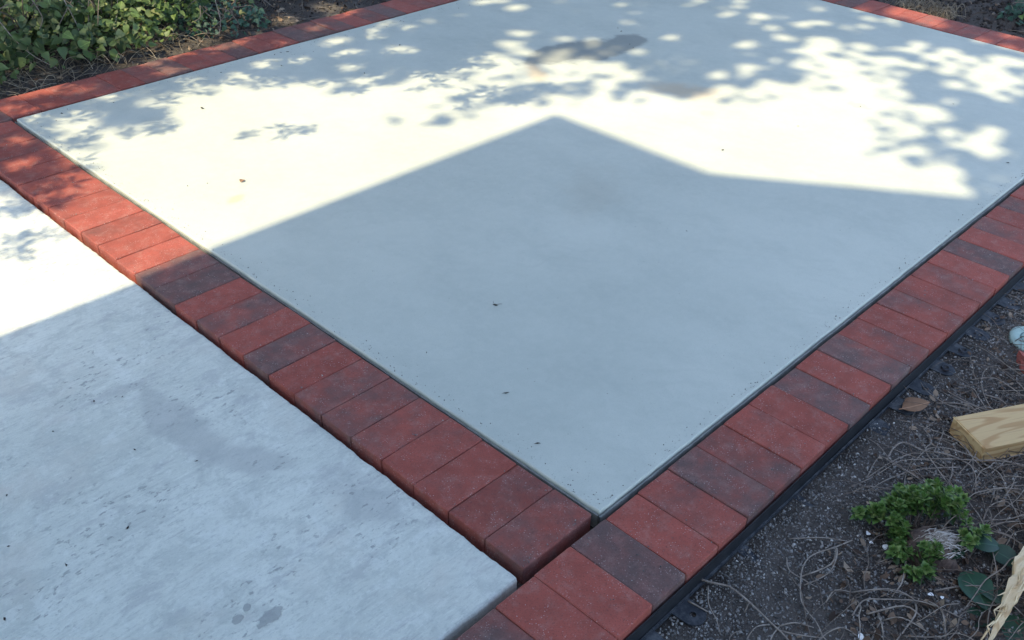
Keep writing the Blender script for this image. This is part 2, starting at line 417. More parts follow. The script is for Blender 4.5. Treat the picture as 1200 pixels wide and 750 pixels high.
def mat_old_concrete():
    M = Mat("old_broomed_concrete", 0.88, 0.2)
    p = M.pos()
    streak = M.noise(M.scaled(p, (16.0, 150.0, 1.0), rz=0.06), 1.0, 6, 0.72)
    streak2 = M.noise(M.scaled(p, (7.0, 40.0, 1.0), rz=0.06), 1.0, 6, 0.65)
    c = M.mix(M.ramp(M.noise(p, 2.2, 5, 0.6), 0.3, 0.7), (0.53, 0.54, 0.465), (0.63, 0.635, 0.55))
    c = M.mix(M.ramp(streak2, 0.46, 0.72, 0.0, 0.42), c, (0.42, 0.435, 0.385))
    c = M.mix(M.ramp(streak, 0.53, 0.70, 0.0, 0.68), c, (0.66, 0.665, 0.58))
    c = M.mix(M.ramp(streak, 0.46, 0.30, 0.0, 0.65), c, (0.36, 0.36, 0.33))
    blot = M.ramp(M.noise(p, 11.0, 7, 0.7, 0.8), 0.48, 0.60)
    c = M.mix(M.math('MULTIPLY', blot, 0.45), c, (0.415, 0.43, 0.38))
    lite = M.ramp(M.noise(M.scaled(p, (1, 1, 1), (3.3, 1.7, 0)), 15.0, 7, 0.72, 0.6), 0.53, 0.62)
    c = M.mix(M.math('MULTIPLY', lite, 0.5), c, (0.66, 0.665, 0.59))
    worn = M.ramp(M.noise(M.scaled(p, (1.0, 2.2, 1.0)), 6.5, 6, 0.65), 0.55, 0.64)
    c = M.mix(M.math('MULTIPLY', worn, 0.6), c, (0.42, 0.42, 0.385))
    hf = M.noise(M.scaled(p, (0.7, 1.3, 1.0)), 125.0, 5, 0.75)
    c = M.mix(M.ramp(hf, 0.52, 0.68, 0.0, 0.5), c, (0.36, 0.375, 0.33))
    c = M.mix(M.ramp(hf, 0.44, 0.32, 0.0, 0.5), c, (0.70, 0.70, 0.62))
    patch = M.math('MAXIMUM', M.spot(p, (-0.375, 0.60), (0.055, 0.17), 0.05, 0.35, 9.0, 0.4), M.spot(p, (-0.33, 0.40), (0.05, 0.11), 0.5, 0.4, 9.0, 0.6))
    patch = M.math('MAXIMUM', patch, M.spot(p, (-0.24, 0.16), (0.07, 0.16), 0.2, 0.5, 9.0, 0.8))
    c = M.mix(M.math('MULTIPLY', patch, 0.55), c, (0.37, 0.37, 0.34))
    rust = M.spot(p, (-0.74, 0.66), (0.07, 0.04), 0.2, 0.5, 14.0, 0.9)
    c = M.mix(M.math('MULTIPLY', rust, 0.4), c, (0.45, 0.36, 0.29))
    tanp = M.ramp(M.noise(M.scaled(p, (1, 1, 1), (5.1, 2.2, 0)), 3.4, 5, 0.65), 0.52, 0.66, 0.0, 0.45)
    c = M.mix(tanp, c, (0.55, 0.52, 0.44))
    # spalled, dirt-filled pits
    area = M.ramp(M.noise(p, 4.0, 3), 0.47, 0.62)
    area = M.math('MAXIMUM', area, M.spot(p, (-0.33, 0.88), (0.16, 0.16), 0.3, 0.4, 9.0, 0.9))
    area = M.math('MAXIMUM', area, M.spot(p, (-0.30, 0.36), (0.09, 0.06), 0.3, 0.4, 9.0, 0.9))
    area = M.math('MAXIMUM', area, M.spot(p, (-0.50, 0.04), (0.10, 0.06), 0.3, 0.4, 9.0, 0.9))
    pn = M.noise(M.scaled(p, (0.8, 1.5, 1.0)), 58.0, 4, 0.62)
    pit = M.math('MULTIPLY', M.ramp(pn, 0.60, 0.645), area)
    fine = M.ramp(M.noise(M.scaled(p, (0.6, 1.6, 1.0)), 150.0, 3, 0.6), 0.67, 0.72)
    pit = M.math('MAXIMUM', pit, M.math('MULTIPLY', fine, M.ramp(M.noise(p, 8.0, 3), 0.45, 0.62)))
    for cc, rr, rz in (((-0.527, 0.040), (0.030, 0.014), 0.1), ((-0.572, 0.075), (0.012, 0.010), 0.5), ((-0.545, 0.085), (0.010, 0.007), 0.5)):
        pit = M.math('MAXIMUM', pit, M.spot(p, cc, rr, rz, 0.30, 60.0, 0.2))
    c = M.mix(M.math('MULTIPLY', pit, 0.62), c, (0.23, 0.235, 0.225))
    g = M.noise(p, 380.0, 2, 0.7)
    c = M.mix(M.ramp(g, 0.55, 0.8, 0.0, 0.35), c, (0.27, 0.27, 0.26))
    M.color(c)
    b = M.bump(streak, 0.35, 0.0016)
    b = M.bump(M.noise(p, 260.0, 3, 0.7), 0.45, 0.0016, b)
    b = M.bump(hf, 0.45, 0.0022, b)
    M.bump(pit, 0.5, -0.0022, b)
    return M.m

def mat_paver():
    M = Mat("red_charcoal_paver", 0.82, 0.25)
    p = M.pos()
    oc = M.n("ObjectInfo").outputs["Color"]
    sp = M.n("SeparateColor"); M.put(sp.inputs[0], oc)
    ch, br = sp.outputs[0], sp.outputs[1]
    red = M.mix(M.ramp(M.noise(p, 16.0, 4, 0.6), 0.3, 0.7), (0.245, 0.061, 0.044), (0.315, 0.078, 0.056))
    char = M.mix(M.ramp(M.noise(p, 22.0, 4, 0.6), 0.3, 0.7), (0.100, 0.072, 0.066), (0.150, 0.080, 0.070))
    v = M.math('ADD', M.math('MULTIPLY', M.math('SUBTRACT', M.noise(p, 9.0, 6, 0.66), 0.5), 1.3), ch)
    c = M.mix(M.ramp(v, 0.25, 0.85, 0.0, 0.95), red, char)
    c = M.mix(1.0, c, M.mix(br, (0.78, 0.78, 0.78), (1.2, 1.2, 1.2)), 'MULTIPLY')
    # light haze of dust, sand grains, dark pores
    c = M.mix(M.ramp(M.noise(p, 28.0, 5, 0.7), 0.45, 0.8, 0.0, 0.42), c, (0.33, 0.20, 0.165))
    grain = M.math('MULTIPLY', M.ramp(M.voro(p, 210.0), 0.16, 0.26, 1.0, 0.0), M.ramp(M.noise(p, 30.0, 3, 0.7), 0.46, 0.62))
    c = M.mix(M.math('MULTIPLY', grain, 0.55), c, (0.46, 0.38, 0.35))
    c = M.mix(M.ramp(M.noise(p, 330.0, 2, 0.7), 0.52, 0.72, 0.0, 0.5), c, (0.06, 0.03, 0.03))
    scuff = M.ramp(M.noise(p, 85.0, 5, 0.75, 0.6), 0.60, 0.72, 0.0, 0.55)
    c = M.mix(M.math('MULTIPLY', scuff, M.ramp(M.noise(p, 11.0, 3), 0.42, 0.6)), c, (0.38, 0.26, 0.225))
    big = M.ramp(M.voro(p, 70.0), 0.05, 0.085, 1.0, 0.0)
    big = M.math('MULTIPLY', big, M.ramp(M.noise(p, 12.0, 2), 0.5, 0.6))
    c = M.mix(M.math('MULTIPLY', big, 0.6), c, (0.55, 0.50, 0.47))
    M.color(c)
    b = M.bump(M.noise(p, 320.0, 3, 0.7), 0.5, 0.0014)
    M.bump(M.noise(p, 40.0, 4, 0.6), 0.35, 0.003, b)
    return M.m

def mat_simple(name, c1, c2, scale=20.0, rough=0.85, spec=0.2, bump=0.3, bdist=0.003, detail=5):
    M = Mat(name, rough, spec)
    p = M.pos()
    M.color(M.mix(M.ramp(M.noise(p, scale, detail, 0.65), 0.3, 0.7), c1, c2))
    if bump:
        M.bump(M.noise(p, scale*3, 4, 0.65), bump, bdist)
    return M.m

def mat_island(name, stops, rough=0.85, spec=0.2, trans=0.0, nscale=60.0):
    M = Mat(name, rough, spec)
    c = M.cramp(M.island(), stops)
    c = M.mix(M.ramp(M.noise(M.pos(), nscale, 3), 0.3, 0.75, 0.0, 0.55), c, M.mix(0.5, c, (0.03, 0.03, 0.025)))
    M.color(c)
    if trans:
        tr = M.n("BsdfTranslucent")
        M.put(tr.inputs[0], c)
        mx = M.n("MixShader"); mx.inputs[0].default_value = trans
        out = M.t.nodes["Material Output"]
        M.t.links.new(M.b.outputs[0], mx.inputs[1]); M.t.links.new(tr.outputs[0], mx.inputs[2])
        M.t.links.new(mx.outputs[0], out.inputs[0])
    return M.m

def mat_leafobj(name, c1, c2, trans=0.3, rough=0.5, spec=0.4):
    """leaf colour varies by object, with paler veins"""
    M = Mat(name, rough, spec)
    r = M.n("ObjectInfo").outputs["Random"]
    c = M.mix(r, c1, c2)
    o = M.obj()
    c = M.mix(M.ramp(M.noise(o, 90.0, 3), 0.4, 0.8, 0.0, 0.4), c, tuple(v*0.5 for v in c1))
    x = M.n("SeparateXYZ"); M.put(x.inputs[0], o)
    vein = M.ramp(M.math('ABSOLUTE', x.outputs[1]), 0.0003, 0.0016, 0.5, 0.0)
    c = M.mix(vein, c, tuple(min(1, v*2.2) for v in c2))
    M.color(c)
    tr = M.n("BsdfTranslucent"); M.put(tr.inputs[0], c)
    mx = M.n("MixShader"); mx.inputs[0].default_value = trans
    M.t.links.new(M.b.outputs[0], mx.inputs[1]); M.t.links.new(tr.outputs[0], mx.inputs[2])
    M.t.links.new(mx.outputs[0], M.t.nodes["Material Output"].inputs[0])
    return M.m

def mat_wood(name, axis_rot, light, dark, scale=1.0):
    M = Mat(name, 0.65, 0.25)
    o = M.obj()
    d = M.noise(M.scaled(o, (1.2, 9.0, 9.0)), 2.0, 2)
    ring = M.noise(M.scaled(o, (1.6, 15.0*scale, 11.0*scale)), 1.0, 2, 0.45, 0.3)
    wv = M.math('SINE', M.math('MULTIPLY', ring, 58.0))
    c = M.mix(M.ramp(wv, 0.15, 1.0, 0.0, 0.8), light, dark)
    f = M.noise(M.scaled(o, (6.0, 420.0, 420.0)), 1.0, 3, 0.7)
    c = M.mix(M.ramp(f, 0.5, 0.75, 0.0, 0.35), c, tuple(v*0.55 for v in dark))
    c = M.mix(M.ramp(d, 0.5, 0.7, 0.0, 0.25), c, tuple(v*0.8 for v in light))
    M.color(c)
    M.bump(f, 0.25, 0.001)
    return M.m

MAT_NEW = mat_new_concrete()
MAT_OLD = mat_old_concrete()
MAT_PAVER = mat_paver()
MAT_LIP = mat_simple("joint_filler", (0.13, 0.135, 0.125), (0.22, 0.225, 0.205), 30, 0.9)
MAT_BED = mat_simple("bedding_sand", (0.045, 0.038, 0.035), (0.085, 0.07, 0.06), 60, 0.95, 0.1, 0.6, 0.004)
def mat_soil():
    M = Mat("soil", 0.95, 0.1)
    p = M.pos()
    c = M.mix(M.ramp(M.noise(p, 7.0, 6, 0.65), 0.3, 0.7), (0.042, 0.037, 0.034), (0.105, 0.092, 0.080))
    c = M.mix(M.ramp(M.noise(p, 160.0, 4, 0.7), 0.52, 0.75, 0.0, 0.7), c, (0.25, 0.225, 0.195))
    M.color(c)
    b = M.bump(M.noise(p, 45.0, 6, 0.7), 0.8, 0.012)
    M.bump(M.noise(p, 240.0, 3, 0.7), 0.6, 0.003, b)
    return M.m
MAT_SOIL = mat_soil()
MAT_BLACK = mat_simple("black_plastic", (0.010, 0.011, 0.013), (0.022, 0.023, 0.026), 30, 0.55, 0.4, 0.15, 0.001)
def mat_tab():
    M = Mat("dusty_black_plastic", 0.6, 0.35)
    p = M.pos()
    c = M.mix(M.ramp(M.noise(p, 40.0, 5, 0.7), 0.4, 0.72), (0.018, 0.021, 0.027), (0.085, 0.088, 0.092))
    M.color(c); M.bump(M.noise(p, 200, 3), 0.2, 0.001)
    return M.m
MAT_TAB = mat_tab()
MAT_GRAVEL = mat_island("gravel", [(0.0, (0.06, 0.057, 0.054)), (0.4, (0.17, 0.165, 0.158)), (0.8, (0.28, 0.268, 0.25)), (0.965, (0.36, 0.345, 0.315)), (1.0, (0.62, 0.60, 0.55))], 0.9, 0.2, 0, 200)
MAT_TWIG = mat_simple("dry_stem", (0.17, 0.142, 0.118), (0.31, 0.268, 0.225), 70, 0.9, 0.15, 0.3, 0.001)
MAT_TWIG_DARK = mat_island("brown_dry_stem", [(0.0, (0.07, 0.052, 0.042)), (0.5, (0.15, 0.118, 0.095)), (1.0, (0.30, 0.255, 0.21))], 0.9, 0.15)
MAT_LITTER = mat_island("leaf_litter", [(0.0, (0.045, 0.032, 0.026)), (0.4, (0.10, 0.066, 0.047)), (0.75, (0.19, 0.13, 0.09)), (1.0, (0.38, 0.30, 0.22))], 0.9, 0.15, 0.15)
MAT_CHIPS = mat_island("bark_chips", [(0.0, (0.02, 0.017, 0.016)), (0.6, (0.05, 0.04, 0.035)), (0.92, (0.10, 0.08, 0.07)), (1.0, (0.22, 0.19, 0.16))], 0.92, 0.15)
MAT_STRAW = mat_island("dry_grass", [(0.0, (0.16, 0.125, 0.085)), (0.5, (0.30, 0.24, 0.165)), (1.0, (0.52, 0.45, 0.34))], 0.85, 0.2, 0.25)
MAT_IVY = mat_leafobj("ivy_leaf", (0.07, 0.12, 0.035), (0.16, 0.235, 0.07), 0.35)
MAT_IVYMASS = mat_island("ivy_foliage", [(0.0, (0.035, 0.065, 0.022)), (0.5, (0.085, 0.14, 0.045)), (0.85, (0.15, 0.215, 0.075)), (1.0, (0.30, 0.31, 0.14))], 0.5, 0.4, 0.35)
MAT_SHRUB = mat_island("shrub_leaf", [(0.0, (0.025, 0.06, 0.014)), (0.5, (0.075, 0.16, 0.032)), (0.85, (0.15, 0.26, 0.06)), (1.0, (0.25, 0.32, 0.10))], 0.45, 0.4, 0.3)
MAT_IVYSUN = mat_island("yellow_green_leaf", [(0.0, (0.06, 0.11, 0.025)), (0.5, (0.13, 0.21, 0.05)), (1.0, (0.30, 0.36, 0.12))], 0.5, 0.4, 0.35)
MAT_DARKLEAF = mat_leafobj("dark_broad_leaf", (0.020, 0.055, 0.030), (0.032, 0.080, 0.042), 0.2, 0.4, 0.5)
MAT_BLUELEAF = mat_island("blue_green_leaf", [(0.0, (0.025, 0.07, 0.045)), (1.0, (0.07, 0.15, 0.10))], 0.5, 0.4, 0.3)
MAT_TREELEAF = mat_island("tree_leaf", [(0.0, (0.03, 0.07, 0.02)), (1.0, (0.08, 0.14, 0.04))], 0.5, 0.4)
MAT_BARK = mat_simple("bark", (0.09, 0.07, 0.055), (0.19, 0.155, 0.125), 18, 0.9, 0.15, 0.8, 0.02)
MAT_STUMP = mat_simple("stump_bark", (0.07, 0.05, 0.042), (0.17, 0.125, 0.10), 45, 0.9, 0.15, 0.8, 0.006)
MAT_FRAY = mat_island("frayed_wood", [(0.0, (0.22, 0.18, 0.14)), (0.6, (0.45, 0.41, 0.36)), (1.0, (0.66, 0.63, 0.58))], 0.85, 0.15)
MAT_BOARD = mat_wood("pine_board", 0, (0.52, 0.355, 0.17), (0.36, 0.20, 0.08))
MAT_STAKE = mat_wood("splintered_pine", 0, (0.62, 0.48, 0.29), (0.45, 0.30, 0.15), 1.6)
MAT_BROWNLEAF = mat_leafobj("brown_leaf", (0.23, 0.135, 0.08), (0.28, 0.165, 0.10), 0.15, 0.7, 0.2)
MAT_DISC = mat_simple("pale_teal_plastic", (0.25, 0.35, 0.31), (0.34, 0.44, 0.39), 30, 0.65, 0.25, 0.1, 0.001)
MAT_DISC_DARK = mat_simple("teal_groove", (0.08, 0.15, 0.16), (0.12, 0.19, 0.20), 30, 0.6, 0.3, 0.1, 0.001)
MAT_PETAL = mat_simple("white_petal", (0.62, 0.62, 0.60), (0.78, 0.78, 0.76), 90, 0.7, 0.3, 0.1, 0.001)
MAT_SPECK = mat_simple("dark_crumb", (0.025, 0.022, 0.020), (0.06, 0.05, 0.045), 80, 0.9, 0.1, 0.2, 0.001)
MAT_SIDING = mat_simple("house_siding", (0.70, 0.69, 0.66), (0.76, 0.75, 0.72), 4, 0.8)
MAT_ROOF = mat_simple("roof_shingle", (0.08, 0.075, 0.07), (0.13, 0.12, 0.115), 14, 0.9)
MAT_GLASS = Mat("window_glass", 0.05, 0.6).color((0.03, 0.04, 0.045)).m
MAT_TRIM = mat_simple("white_trim", (0.72, 0.72, 0.70), (0.8, 0.8, 0.78), 8, 0.6)

# ------------------------------------------------------------------ the setting
ROW_W = 0.1927          # paver length across a border row
PITCH = 0.1
LX1, LX0 = 0.0456, 0.0456 - ROW_W        # row between the two slabs
RY1, RY0 = -0.2213, -0.2213 - ROW_W      # row beside the gravel bed
SL = [(0.0580, -0.2045), (3.485, -0.2045), (3.545, 2.440), (0.0600, 2.392)]   # new slab corners

def ground_z(x, y):
    n = noise.noise(Vector((x*3.1, y*3.1, 0.3)))*0.012 + noise.noise(Vector((x*11, y*11, 4.1)))*0.006
    if y < -0.42 and x > -1.4:
        t = min(max((-0.50 - y)/0.35, 0), 1)
        return -0.056 + n*(0.3 + t) + 0.022*t
    if y > 2.62 and x > -2.2:
        return -0.035 + n + min((y-2.62)*0.10, 0.12)
    if x > 3.70:
        return -0.035 + n + min((x-3.70)*0.08, 0.10)
    if x > -2.25 and y > -0.42:
        return -0.24
    return -0.06 + n

def axis(lo, hi, fine, extra):
    a = list(np.arange(lo, hi, fine)) + list(extra)
    s, x = fine, hi
    while x < 600:
        s *= 1.55; x += s; a.append(x)
    s, x = fine, lo
    while x > -600:
        s *= 1.55; x -= s; a.append(x)
    return sorted(set(round(v, 4) for v in a))
gx = axis(-1.6, 5.0, 0.045, (-2.26, -2.24, 3.695, 3.705))
gy = axis(-1.5, 4.2, 0.045, (-0.4215, -0.4185, 2.615, 2.625))
verts = [(x, y, ground_z(x, y)) for y in gy for x in gx]
nx = len(gx)
faces = [(j*nx+i, j*nx+i+1, (j+1)*nx+i+1, (j+1)*nx+i) for j in range(len(gy)-1) for i in range(nx-1)]
tag(link("ground", mesh_from("ground", verts, faces, True), MAT_SOIL), kind="structure")

# bedding under slabs and pavers
tag(link("bedding_sand", box_mesh("bedding_sand", (-2.2, -0.413, -0.12), (3.73, 2.61, -0.046)), MAT_BED), kind="structure")

def slab_mesh(name, poly, ztop, thick, bevel, step=0.03, jit=0.0, jit_edges=None, seed=0):
    """cast slab: rounded top arris, boundary finely divided and slightly uneven"""
    rnd = random.Random(seed)
    n = len(poly)
    ring = []
    for i in range(n):
        a, b = Vector(poly[i]), Vector(poly[(i+1) % n])
        L = (b-a).length
        k = max(1, int(L/step))
        d = (b-a)/L
        nrm = Vector((-d.y, d.x))            # inward for a counter-clockwise outline
        for j in range(k):
            p = a.lerp(b, j/k)
            amt = jit if (jit_edges is None or i in jit_edges) else jit*0.25
            w = (noise.noise(Vector((p.x*14, p.y*14, seed)))*0.7 + noise.noise(Vector((p.x*45, p.y*45, seed+5)))*0.5 + noise.noise(Vector((p.x*130, p.y*130, seed+9)))*0.35) * amt
            if j == 0:
                pn = (Vector(poly[i])-Vector(poly[i-1])).normalized()
                inn = (nrm + Vector((-pn.y, pn.x))).normalized()
                ring.append((p + inn*bevel*0.45, inn))
            else:
                ring.append((p + nrm*w, nrm))
    N = len(ring)
    prof = [(0.0, -thick), (0.0, -bevel), (bevel*0.12, -bevel*0.55), (bevel*0.42, -bevel*0.16), (bevel, 0.0)]
    V, F = [], []
    for off, z in prof:
        for p, inn in ring:
            q = p + inn*off
            chip = 0.0
            if jit > 0.004 and -0.02 < z < -0.0001:
                chip = abs(noise.noise(Vector((p.x*60, p.y*60, 31))))*0.0035 + max(0.0, noise.noise(Vector((p.x*22, p.y*22, 13)))-0.25)*0.010
                q = q + inn*chip*0.5
            V.append((q.x, q.y, ztop+z-chip*0.6))
    for r in range(len(prof)-1):
        for k in range(N):
            F.append((r*N+k, r*N+(k+1) % N, (r+1)*N+(k+1) % N, (r+1)*N+k))
    F.append(tuple(range((len(prof)-1)*N, len(prof)*N)))
    me = mesh_from(name, V, F)
    return me

patio = tag(link("patio_slab", slab_mesh("patio_slab", SL, 0.003, 0.10, 0.0042, 0.03, 0.0018, None, 3), MAT_NEW), kind="structure")
walk = [(-2.2, -0.200), (-0.1625, -0.200), (-0.1575, 2.40), (-2.2, 2.40)]
walkway = tag(link("walkway_slab", slab_mesh("walkway_slab", walk, -0.011, 0.11, 0.007, 0.006, 0.0036, (0, 1), 11), MAT_OLD), kind="structure")

# thin mortar lip standing in the joint round the new slab (a part of the slab)
def strip(name, pts, w, z0, z1, parent, mat):
    V, F = [], []
    for k, (x, y, nx_, ny_) in enumerate(pts):
        o = (noise.noise(Vector((x*60, y*60, 2.0))))*0.0009
        for s, z in ((-w/2, z0), (-w/2, z1), (w/2, z1), (w/2, z0)):
            V.append((x+nx_*(s+o), y+ny_*(s+o), z + (noise.noise(Vector((x*35, y*35, 7.0)))*0.0016 if z == z1 else 0)))
    for k in range(len(pts)-1):
        for s in range(3):
            F.append((k*4+s, k*4+s+1, (k+1)*4+s+1, (k+1)*4+s))
    return link(name, mesh_from(name, V, F), mat, parent)
strip("joint_filler", [(0.0535, y, 1, 0) for y in np.arange(-0.205, 2.395, 0.012)], 0.0040, -0.04, -0.0035, patio, MAT_LIP)
strip("joint_filler", [(x, -0.2095, 0, 1) for x in np.arange(0.052, 3.49, 0.012)], 0.0040, -0.04, -0.0035, patio, MAT_LIP)

# ---- pavers: every one an object of its own, under the border row it belongs to
def paver_mesh(name, L, W, H, seed):
    rnd = random.Random(seed)
    c = 0.0022
    pts = []
    hx, hy = L/2, W/2
    def j(a=0.0007): return rnd.uniform(-a, a)
    for (x0, y0, x1, y1, n) in ((-hx+c, -hy, hx-c, -hy, 4), (hx, -hy+c, hx, hy-c, 2), (hx-c, hy, -hx+c, hy, 4), (-hx, hy-c, -hx, -hy+c, 2)):
        for k in range(n):
            t = k/(n-1)
            pts.append(Vector((x0+(x1-x0)*t+j(), y0+(y1-y0)*t+j())))
    N = len(pts)
    V, F = [], []
    for sc, z in ((0.0, -H), (0.0, -0.0030), (0.0006, -0.0009), (0.0024, 0.0)):
        for p in pts:
            q = Vector((p.x - math.copysign(min(abs(p.x), sc), p.x), p.y - math.copysign(min(abs(p.y), sc), p.y)))
            V.append((q.x, q.y, z + (j(0.0003) if z > -0.01 else 0)))
    for r in range(3):
        for k in range(N):
            F.append((r*N+k, r*N+(k+1) % N, (r+1)*N+(k+1) % N, (r+1)*N+k))
    F.append(tuple(range(3*N, 4*N)))
    return mesh_from(name, V, F)
PAVERS = [paver_mesh("paver", ROW_W, 0.0986, 0.056, s) for s in range(9)]
for me in PAVERS:
    me.materials.append(MAT_PAVER)

def border_row(name, origin, ang, n, tones, seed, start=0, zoff=0.0):
    """soldier course; local x runs across the row, local y along it"""
    rnd = random.Random(seed)
    root = empty(name, (origin[0], origin[1], 0), ang)
    tag(root, kind="structure")
    for k in range(n):
        o = link("paver", PAVERS[rnd.randrange(9)], None, root)
        o.location = (ROW_W/2 + rnd.uniform(-0.0012, 0.0012), (k + 0.5)*PITCH + rnd.uniform(-0.0006, 0.0006), zoff + rnd.uniform(-0.0017, 0.0012))
        o.rotation_euler = (rnd.uniform(-0.007, 0.007), rnd.uniform(-0.005, 0.005), rnd.uniform(-0.006, 0.006) + (math.pi if rnd.random() < 0.5 else 0))
        t = tones[k] if k < len(tones) else rnd.choice((0.05, 0.15, 0.3, 0.45, 0.6, 0.75, 0.9))
        o.color = (t*0.92 + rnd.uniform(-0.06, 0.06), rnd.uniform(0.2, 0.7), rnd.random(), 1.0)
    return root

# tone of each paver: 0 red ... 1 charcoal, in the order they lie from the shared corner
left_t = [0.62, 0.42, 0.25, 0.38, 0.50, 0.55, 0.66, 0.16, 0.72, 0.22, 0.62, 0.26, 0.85, 0.75, 0.30, 0.20, 0.34, 0.26, 0.40, 0.22, 0.18, 0.35, 0.3, 0.6, 0.4, 0.3]
right_t = [0.4]*6 + [0.66, 0.28, 0.20, 0.86, 0.14, 0.46, 0.70, 0.62, 0.36, 0.14, 0.80, 0.12, 0.80, 0.58, 0.24, 0.50, 0.36, 0.55, 0.16, 0.80, 0.16, 0.62, 0.24, 0.66, 0.3]
# row between the slabs: local y = world y
border_row("paver_border", (LX0, -0.197), 0.0, 26, left_t, 1)
# row beside the gravel bed: local y = world -x .. turn so that it runs along +x
r_start = -10
def row_x(name, x0, yin, n, tones, seed, ang=0.0, side=-1):
    # local y -> world +x means a turn of -90 deg; local x -> world -y
    return border_row(name, (x0, yin), -math.pi/2 + ang, n, tones, seed)
row_x("paver_border", 0.054 + r_start*PITCH, RY1, 47, right_t, 2)
row_x("paver_border", -0.245, 2.6020, 41, [0.6, 0.5, 0.62, 0.35, 0.2, 0.4, 0.45, 0.3, 0.7, 0.8, 0.4, 0.45, 0.7, 0.5, 0.4, 0.8, 0.85], 3, math.atan2(0.048, 3.485))
border_row("paver_border", (3.503, -0.19), -math.atan2(0.060, 2.644), 26, [], 4)

# ------------------------------------------------------------------ black plastic paver edging with nailing tabs
edging = empty("paver_edging", (0, RY0 - 0.004, -0.05))
tag(edging, "black plastic paver edging with nailing tabs between paver row and gravel", "edging")
ey = RY0 - 0.003
V, F = [], []
xs = np.arange(-1.0, 3.75, 0.05)
for x in xs:
    w = noise.noise(Vector((x*2.0, 0, 9)))*0.0022
    for y, z in ((0.0, -0.010), (0.0, -0.040), (-0.0035, -0.040), (-0.0035, -0.004), (-0.0012, -0.004)):
        V.append((x, ey + y + w - (RY0-0.004), z - 0.012 + 0.05 + (0 if z < -0.02 else noise.noise(Vector((x*3, 3, 1)))*0.0015)))
n5 = 5
for i in range(len(xs)-1):
    for k in range(n5):
        F.append((i*n5+k, i*n5+(k+1) % n5, (i+1)*n5+(k+1) % n5, (i+1)*n5+k))
link("rail", mesh_from("rail", V, F), MAT_BLACK, edging)
link("foot_flange", box_mesh("foot_flange", (-1.0, -0.0075, -0.006), (3.7, -0.0037, 0.0015)), MAT_TAB, edging)

def tab_mesh(seed):
    rnd = random.Random(seed)
    bm = bmesh.new()
    w, L, t = 0.024, 0.062, 0.0035
    out = [(-w*1.05, -0.006), (w*1.05, -0.006)]
    for k in range(9):
        a = math.pi*k/8
        out.append((w*math.cos(a), -(L-w) - w*math.sin(a)*0.9))
    hole = [(0.0065*math.cos(2*math.pi*k/10), -0.036 + 0.0065*math.sin(2*math.pi*k/10)) for k in range(10)]
    es = []
    for loop in (out, hole):
        vs = [bm.verts.new((x, y, 0)) for x, y in loop]
        es += [bm.edges.new((vs[i], vs[(i+1) % len(vs)])) for i in range(len(vs))]
    bmesh.ops.triangle_fill(bm, edges=es, use_beauty=True)
    r = bmesh.ops.extrude_face_region(bm, geom=list(bm.faces))
    for v in r["geom"]:
        if isinstance(v, bmesh.types.BMVert):
            v.co.z += t
    return bm_mesh("tab", bm)
TAB = tab_mesh(1); TAB.materials.append(MAT_TAB)
# raised collar round a nail hole
COLLAR = lathe_mesh("nail_collar", [(0.0105, 0.0), (0.0100, 0.006), (0.0072, 0.0065), (0.0068, 0.001)], 14)
COLLAR.materials.append(MAT_TAB)
rt = random.Random(5)
tab_x = [0.026 + 0.1055*k for k in range(-3, 27)]
buried = {2, 3, 6, 8, 9}
for k, x in enumerate(tab_x):
    o = link("tab", TAB, None, edging)
    kk = k - 3
    low = -0.013 if kk in (1, 3, 5, 6) else (-0.008 if kk in (2, 4, 7) else -0.0035)
    o.location = (x + rt.uniform(-0.004, 0.004), 0.0, low - 0.001)
    o.rotation_euler = (rt.uniform(0.0, 0.05), rt.uniform(-0.04, 0.05), rt.uniform(-0.05, 0.05))
    if kk in (8, 10, 11, 13) :
        c = link("nail_collar", COLLAR, None, o)
        c.location = (0, -0.036, 0.0032)

# ------------------------------------------------------------------ gravel and litter (nobody could count these)
def stone_variant(seed):
    r = random.Random(seed)
    v = [(1, 0, 0), (-1, 0, 0), (0, 0.85, 0), (0, -0.85, 0), (0, 0, 0.62), (0, 0, -0.62)]
    v = [tuple(c*(1+r.uniform(-0.35, 0.35)) + r.uniform(-0.25, 0.25) for c in p) for p in v]
    f = [(0, 2, 4), (2, 1, 4), (1, 3, 4), (3, 0, 4), (2, 0, 5), (1, 2, 5), (3, 1, 5), (0, 3, 5)]
    return v, f
STONES = [stone_variant(s) for s in range(10)]
gz = np.vectorize(ground_z)

def scatter_stones(name, n, xr, yr, keep, rmin, rmax, mat, lift=0.0, power=2.2):
    x = rng.uniform(*xr, n); y = rng.uniform(*yr, n)
    k = keep(x, y); x, y = x[k], y[k]; n = len(x)
    r = rmin + (rmax-rmin)*rng.random(n)**power
    pos = np.stack([x, y, gz(x, y) + r*0.25 + lift], 1)
    B = rot_random(n) * r[:, None, None]
    return scatter(name, STONES, pos, B, rng.integers(0, 10, n), mat)

